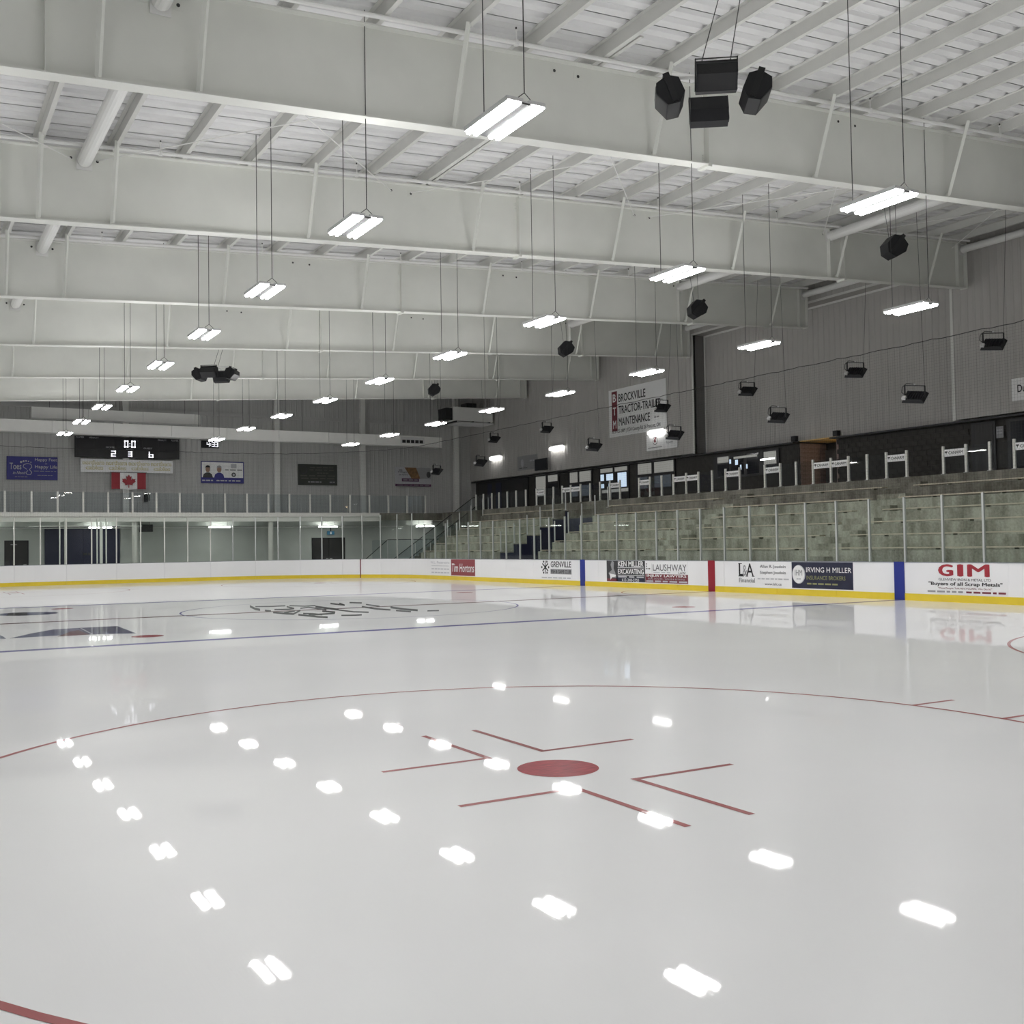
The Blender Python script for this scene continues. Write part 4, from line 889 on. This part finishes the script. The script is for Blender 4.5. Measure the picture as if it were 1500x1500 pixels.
for i in range(4):
    u = .135+.245*i
    lettering(t, 'northern', fp(c, w, h, u, .27), FR, FU, w*.225, h*.34, M_PRY, .004, .045, name='logo_lettering'); lettering(t, 'cables', fp(c, w, h, u+.01, .66), FR, FU, w*.185, h*.30, M_PRY, .005, .045, name='logo_lettering')
    lettering(t, 'northern', fp(c, w, h, u, .27), FR, FU, w*.215, h*.27, M_PRW, .009, -.01, name='logo_lettering'); lettering(t, 'cables', fp(c, w, h, u+.01, .66), FR, FU, w*.175, h*.24, M_PRW, .010, -.01, name='logo_lettering')
for u in (.15, .85): B(c.x+(u-.5)*w-.03, c.x+(u-.5)*w+.03, YF-.29, YF-.02, 6.4, 6.46).build('wall_bracket', M_FRAME, t)
t, c, w, h = fsign(7.11, 9.63, 5.60, 6.85, 'wall_banner', 'blue foot-care banner at the left of the far wall', M_PRB)
lettering(t, 'Toes', fp(c, w, h, .17, .42), FR, FU, w*.23, h*.28, M_PRLG); lettering(t, 'in Need', fp(c, w, h, .24, .70), FR, FU, w*.24, h*.12, M_PRLG, shear=.3)
lettering(t, 'Happy Feet', fp(c, w, h, .77, .14), FR, FU, w*.44, h*.17, M_PRLG, .004, .01); lettering(t, 'Happy Life', fp(c, w, h, .77, .45), FR, FU, w*.44, h*.19, M_PRLG, .004, .01); rect(t, fp(c, w, h, .77, .30), FR, FU, .1, .03, M_PRLG)
for i in range(5): disc(t, fp(c, w, h, .28+.048*i, .24-.05*math.sin(i*.8)), FR, FU, .055-.007*i, .06-.008*i, M_PRLG, n=10, name='toe_print')
pts = [(.39, .55), (.32, .45), (.33, .35), (.40, .30), (.47, .33), (.49, .45), (.44, .56), (.49, .68), (.46, .78), (.40, .78), (.37, .70), (.41, .60)]
m = MB()
for (a, b), (a2, b2) in zip(pts, pts[1:]):
    p, q = fp(c, w, h, a, b)-Y_*.006, fp(c, w, h, a2, b2)-Y_*.006; n_ = (q-p).cross(Y_).normalized()*.014; m.poly([p-n_, q-n_, q+n_, p+n_])
m.build('foot_outline', M_PRLG, t)
for v, ww in ((.62, .44), (.80, .3)): words(t, fp(c, w, h, .75, v), FR, FU, w*ww, .025, M_PRG, 5)
words(t, fp(c, w, h, .28, .88), FR, FU, w*.24, .03, M_PRG, 4)
t, c, w, h = fsign(17.36, 19.87, 5.58, 6.86, 'wall_banner', 'white and blue banner showing two people on the far wall', M_PRB)
rect(t, fp(c, w, h, .5, .39), FR, FU, w*.965, h*.70, M_PRW, .003)
for u, hm, sm in ((.155, M_PRK, M_PRC), (.42, M_PRG, M_PRB)):
    p = fp(c, w, h, u, .5); shape(t, p, FR, FU, [(-.30, -.32), (.30, -.32), (.24, -.12), (.09, -.02), (-.09, -.02), (-.24, -.12)], sm, .006, 'figure_body')
    disc(t, p+FU*.16, FR, FU, .13, .17, M_SKIN, .008, 16, 'figure_face'); shape(t, p+FU*.26, FR, FU, [(-.15, -.06), (-.12, .10), (0, .15), (.12, .10), (.15, -.06), (.1, .02), (-.1, .02)], hm, .010, 'figure_hair')
rect(t, fp(c, w, h, .76, .20), FR, FU, .34, .26, M_PRLG, .006); words(t, fp(c, w, h, .76, .38), FR, FU, w*.4, h*.06, M_PRG, 3, .006); disc(t, fp(c, w, h, .76, .60), FR, FU, .13, .13, M_PRC, .006, 18); disc(t, fp(c, w, h, .76, .60), FR, FU, .07, .07, M_PRLG, .009, 12)
for u, ww in ((.15, .25), (.48, .25), (.78, .28)): words(t, fp(c, w, h, u, .88), FR, FU, w*ww, h*.06, M_PRLG, 3, .006)
t, c, w, h = fsign(23.22, 25.73, 5.56, 6.84, 'wall_banner', 'dark green banner with faint lettering on the far wall', M_PRGR)
disc(t, fp(c, w, h, .13, .27), FR, FU, .26, .26, M_PRC, .003, 20); disc(t, fp(c, w, h, .13, .27), FR, FU, .2, .2, M_PRGR, .006, 20)
for v, u, ww in ((.15, .6, .6), (.27, .6, .62), (.42, .62, .3), (.55, .5, .9), (.68, .5, .85), (.85, .42, .34)): words(t, fp(c, w, h, u, v), FR, FU, w*ww, h*.055, M_PRFA if v != .85 else M_PRG, 4)
rect(t, fp(c, w, h, .87, .85), FR, FU, .42, .2, M_PRC, .003); words(t, fp(c, w, h, .87, .85), FR, FU, .34, .06, M_PRG, 2, .006)
t, c, w, h = fsign(29.66, 32.2, 5.58, 6.82, 'wall_banner', 'pale banner with brown picture and purple bars near the far corner', M_PRLG)
shape(t, c, FR, FU, [(-.62, .6), (.2, .6), (.5, -.12), (-.12, -.12)], M_PRBR, .004, 'picture'); shape(t, c, FR, FU, [(.2, .6), (1.25, .6), (1.25, -.1), (.5, -.12)], M_PRG, .003, 'picture')
disc(t, fp(c, w, h, .93, .38), FR, FU, .15, .2, M_PRC, .006, 16)
lettering(t, 'Village', fp(c, w, h, .2, .27), FR, FU, w*.25, h*.12, M_PRC, shear=.2); lettering(t, '& Pantry', fp(c, w, h, .24, .41), FR, FU, w*.26, h*.10, M_PRC, shear=.2); words(t, fp(c, w, h, .15, .16), FR, FU, .25, .05, M_PRC, 1)
rect(t, fp(c, w, h, .42, .67), FR, FU, w*.48, h*.17, M_PRP, .004); words(t, fp(c, w, h, .42, .67), FR, FU, w*.4, h*.05, M_PRG, 3, .008); rect(t, fp(c, w, h, .5, .94), FR, FU, w, h*.12, M_PRP, .004); words(t, fp(c, w, h, .5, .94), FR, FU, w*.9, h*.03, M_PRG, 6, .008)
# flag
fx0, fx1, fz0, fz1 = 12.36, 14.2, 5.14, 6.06
fl = empty('flag', (13.28, YF-.2, fz0), 'red and white maple-leaf flag hanging below the white banner', 'flag')
def flagstrip(x0, x1, m, nm, z0=fz0, z1=fz1):
    n = 8; vs = []; fs = []
    for i in range(n+1):
        x = x0+(x1-x0)*i/n; yy = YF-.40+.025*math.sin(x*11); dz = .02*math.sin(x*5+1)
        vs += [(x, yy, z0+dz), (x, yy, z1), (x, yy+.006, z0+dz), (x, yy+.006, z1)]
    for i in range(n):
        k = 4*i; fs += [[k, k+4, k+5, k+1], [k+2, k+3, k+7, k+6], [k, k+2, k+6, k+4], [k+1, k+5, k+7, k+3]]
    return MB().add(vs, fs).build(nm, m, fl)
flagstrip(fx0, fx0+.46, M_PRR, 'red_band'); flagstrip(fx1-.46, fx1, M_PRR, 'red_band'); flagstrip(fx0+.46, fx1-.46, M_PRW, 'white_field')
half = [(0, .36), (.07, .23), (.15, .27), (.12, .06), (.22, .15), (.25, .10), (.36, .12), (.32, .02), (.37, -.02), (.19, -.17), (.21, -.24), (.02, -.20), (.02, -.38)]
leaf = half+[(-a, b) for a, b in half[::-1][:-1]]
cc = Vector((13.28, YF-.45, (fz0+fz1)/2+.0)); MB().slab([cc+X_*a+Z_*b for a, b in leaf], (0, .01, 0)).build('maple_leaf', M_PRR, fl)
B(12.3, 14.26, YF-.42, YF-.36, fz1, fz1+.03).build('flag_pole', M_FRAME, fl)
# ducts
d = empty('long_duct', (18, 62, 7.85), 'long white duct hanging across the far end above the scoreboard', 'duct')
for i in range(9):
    a = 3.0+3.0*i; b = min(a+2.985, 30.0); B(a, b, 61.7, 62.35, 7.86, 8.47).build('duct_section', M_DUCT, d)
MB().hexa([(30.0, 61.7, 7.86), (31.4, 61.7, 7.80), (31.4, 62.35, 7.80), (30.0, 62.35, 7.86)], [(30.0, 61.7, 8.47), (31.4, 61.7, 8.45), (31.4, 62.35, 8.45), (30.0, 62.35, 8.47)]).build('duct_end', M_DUCT, d)
gr = B(28.6, 30.2, 61.68, 61.7, 8.0, 8.4).build('grille', M_LAMPH, d)
for i in range(5): B(28.7+.29*i, 28.93+.29*i, 61.67, 61.68, 8.03, 8.22).build('grille_slot', M_PRK, gr)
for x in (4.5, 10.5, 16.5, 22.5, 28.5): MB().tube((x, 62, 8.45), (x, 62, zt(x)+.2), .01, 5).build('hanger_rod', M_WIRE, d)
d = empty('short_duct', (12.5, 63, 8.7), 'shorter white duct with rounded end above the long duct', 'duct')
for i in range(3): B(8.1+2.8*i, 8.1+2.8*i+2.785, 62.7, 63.35, 8.72, 9.28).build('duct_section', M_DUCT, d)
n = 8; MB().slab([(16.5, 62.7, 8.72)]+[(16.5+.42*math.sin(math.pi/2*i/n), 62.7+.65*(1-math.cos(math.pi/2*i/n)), 8.72) for i in range(1, n+1)]+[(16.5, 63.35, 8.72)], (0, 0, .56)).build('duct_bend', M_DUCT, d)
for x in (9, 12.5, 16): MB().tube((x, 63, 9.26), (x, 63, zt(x)+.2), .01, 5).build('hanger_rod', M_WIRE, d)
u = empty('air_unit', (33.9, 62, 9.4), 'white boxed air unit hanging in the far right corner', 'air unit')
B(32.2, 35.0, 61.6, 63.0, 9.55, 10.42).build('unit_casing', M_DUCT, u); B(31.75, 32.2, 61.75, 62.85, 9.6, 10.35).build('intake', M_FRAME, u); B(32.5, 35.0, 61.5, 63.1, 9.40, 9.48).build('drip_tray', M_LAMPH, u)
B(33.3, 34.0, 61.9, 62.7, 10.42, 10.75).build('flue_box', M_FRAME, u)
for x in (32.4, 33.6, 34.8): MB().tube((x, 61.65, 9.45), (x, 61.65, zt(x)+.26), .014, 6).build('hanger_rod', M_WIRE, u); MB().box(x-.03, x+.03, 61.6, 63.05, 9.46, 9.56).build('support_bar', M_FRAME, u)
# corridor under the mezzanine
def cdoor(name, x0, x1, z1, label, m, leaves=1):
    t = empty(name, ((x0+x1)/2, YF-.1, 0), label, 'door', kind='structure'); B(x0-.06, x1+.06, YF-.09, YF-.04, 0, z1+.06).build('frame', M_FRAME, t)
    for i in range(leaves):
        a = x0+(x1-x0)*i/leaves; b = x0+(x1-x0)*(i+1)/leaves; l = B(a+.01, b-.01, YF-.13, YF-.09, .01, z1).build('door_leaf', m, t)
        B(a+(.05 if i else (b-a)-.2), a+(.2 if i else (b-a)-.05), YF-.17, YF-.13, 1.0, 1.05).build('door_handle', M_ALU, l)
    return t
cdoor('door_5', 24.12, 26.15, 2.26, 'dark double door under the mezzanine', M_DOOR, 2)
t = cdoor('door_6', 7.06, 8.12, 2.28, 'charcoal single door at the left under the mezzanine', M_DOOR); rect(t, (7.45, YF-.13, 2.12), FR, FU, .3, .05, M_PRG, .005, 'door_sign')
t = empty('door_7', (10.9, YF-.2, 0), 'wide navy curtain door under the mezzanine', 'door', kind='structure')
for i in range(4): B(8.97+.97*i, 8.97+.97*i+.955, YF-.16, YF-.05, 0, 3.2).build('curtain_panel', M_NAVYD, t)
B(8.8, 13.0, YF-.3, YF-.05, 3.16, 3.24).build('curtain_rail', M_FRAME, t); words(t, (11.15, YF-.16, 1.55), FR, FU, .5, .12, M_PRC, 2, .006)
t = empty('exit_sign', (25.17, 64.7, 2.55), 'small green and white exit sign above the double door', 'sign'); B(24.95, 25.4, 64.66, 64.72, 2.5, 2.72).build('sign_box', mat('exit_blue', (.05, .16, .25), .4, emit=((.1, .4, .7), .12)), t); rect(t, (25.17, 64.66, 2.61), FR, FU, .1, .16, M_PRW, .004, 'running_figure'); B(25.15, 25.2, 64.68, 64.72, 2.72, 3.45).build('hanger', M_FRAME, t)
t = empty('heater_unit', (13.87, 63, 2.7), 'black heater box hanging under the mezzanine beside a column', 'heater'); B(13.55, 14.2, 62.8, 63.2, 2.72, 3.12).build('heater_case', M_BLKS, t)
for i in range(4): B(13.6, 14.15, 62.79, 62.8, 2.78+.08*i, 2.82+.08*i).build('louvre', M_FRAME, t)
for x in (13.65, 14.05): MB().tube((x, 63, 3.1), (x, 63, 3.46), .012, 6).build('hanger_rod', M_WIRE, t)
t = empty('wall_pipe', (0, 64.6, 3.0), 'thin pale pipe along the corridor ceiling under the mezzanine', 'pipe'); MB().tube((XL+.1, 64.6, 2.98), (30, 64.6, 2.98), .04, 8).build('pipe_run', M_PIPE, t)
for x in (2, 8, 14, 20, 26): MB().tube((x, 64.6, 3.0), (x, 64.6, 3.46), .01, 5).build('pipe_hanger', M_PIPE, t)
t = empty('fire_extinguisher', (14.2, YF-.15, 4.4), 'dark extinguisher hanging on the far wall right of the flag', 'extinguisher'); MB().tube((14.25, YF-.2, 4.45), (14.25, YF-.2, 4.85), .11, 12).build('cylinder', M_BLKS, t); MB().tube((14.25, YF-.2, 4.85), (14.25, YF-.2, 4.98), .05, 8).build('valve', M_FRAME, t); MB().path([(14.25, YF-.2, 4.95), (14.42, YF-.2, 4.85), (14.42, YF-.2, 4.5)], .02).build('hose', M_FRAME, t); B(14.2, 14.3, YF-.1, YF-.02, 4.5, 4.7).build('bracket', M_FRAME, t)
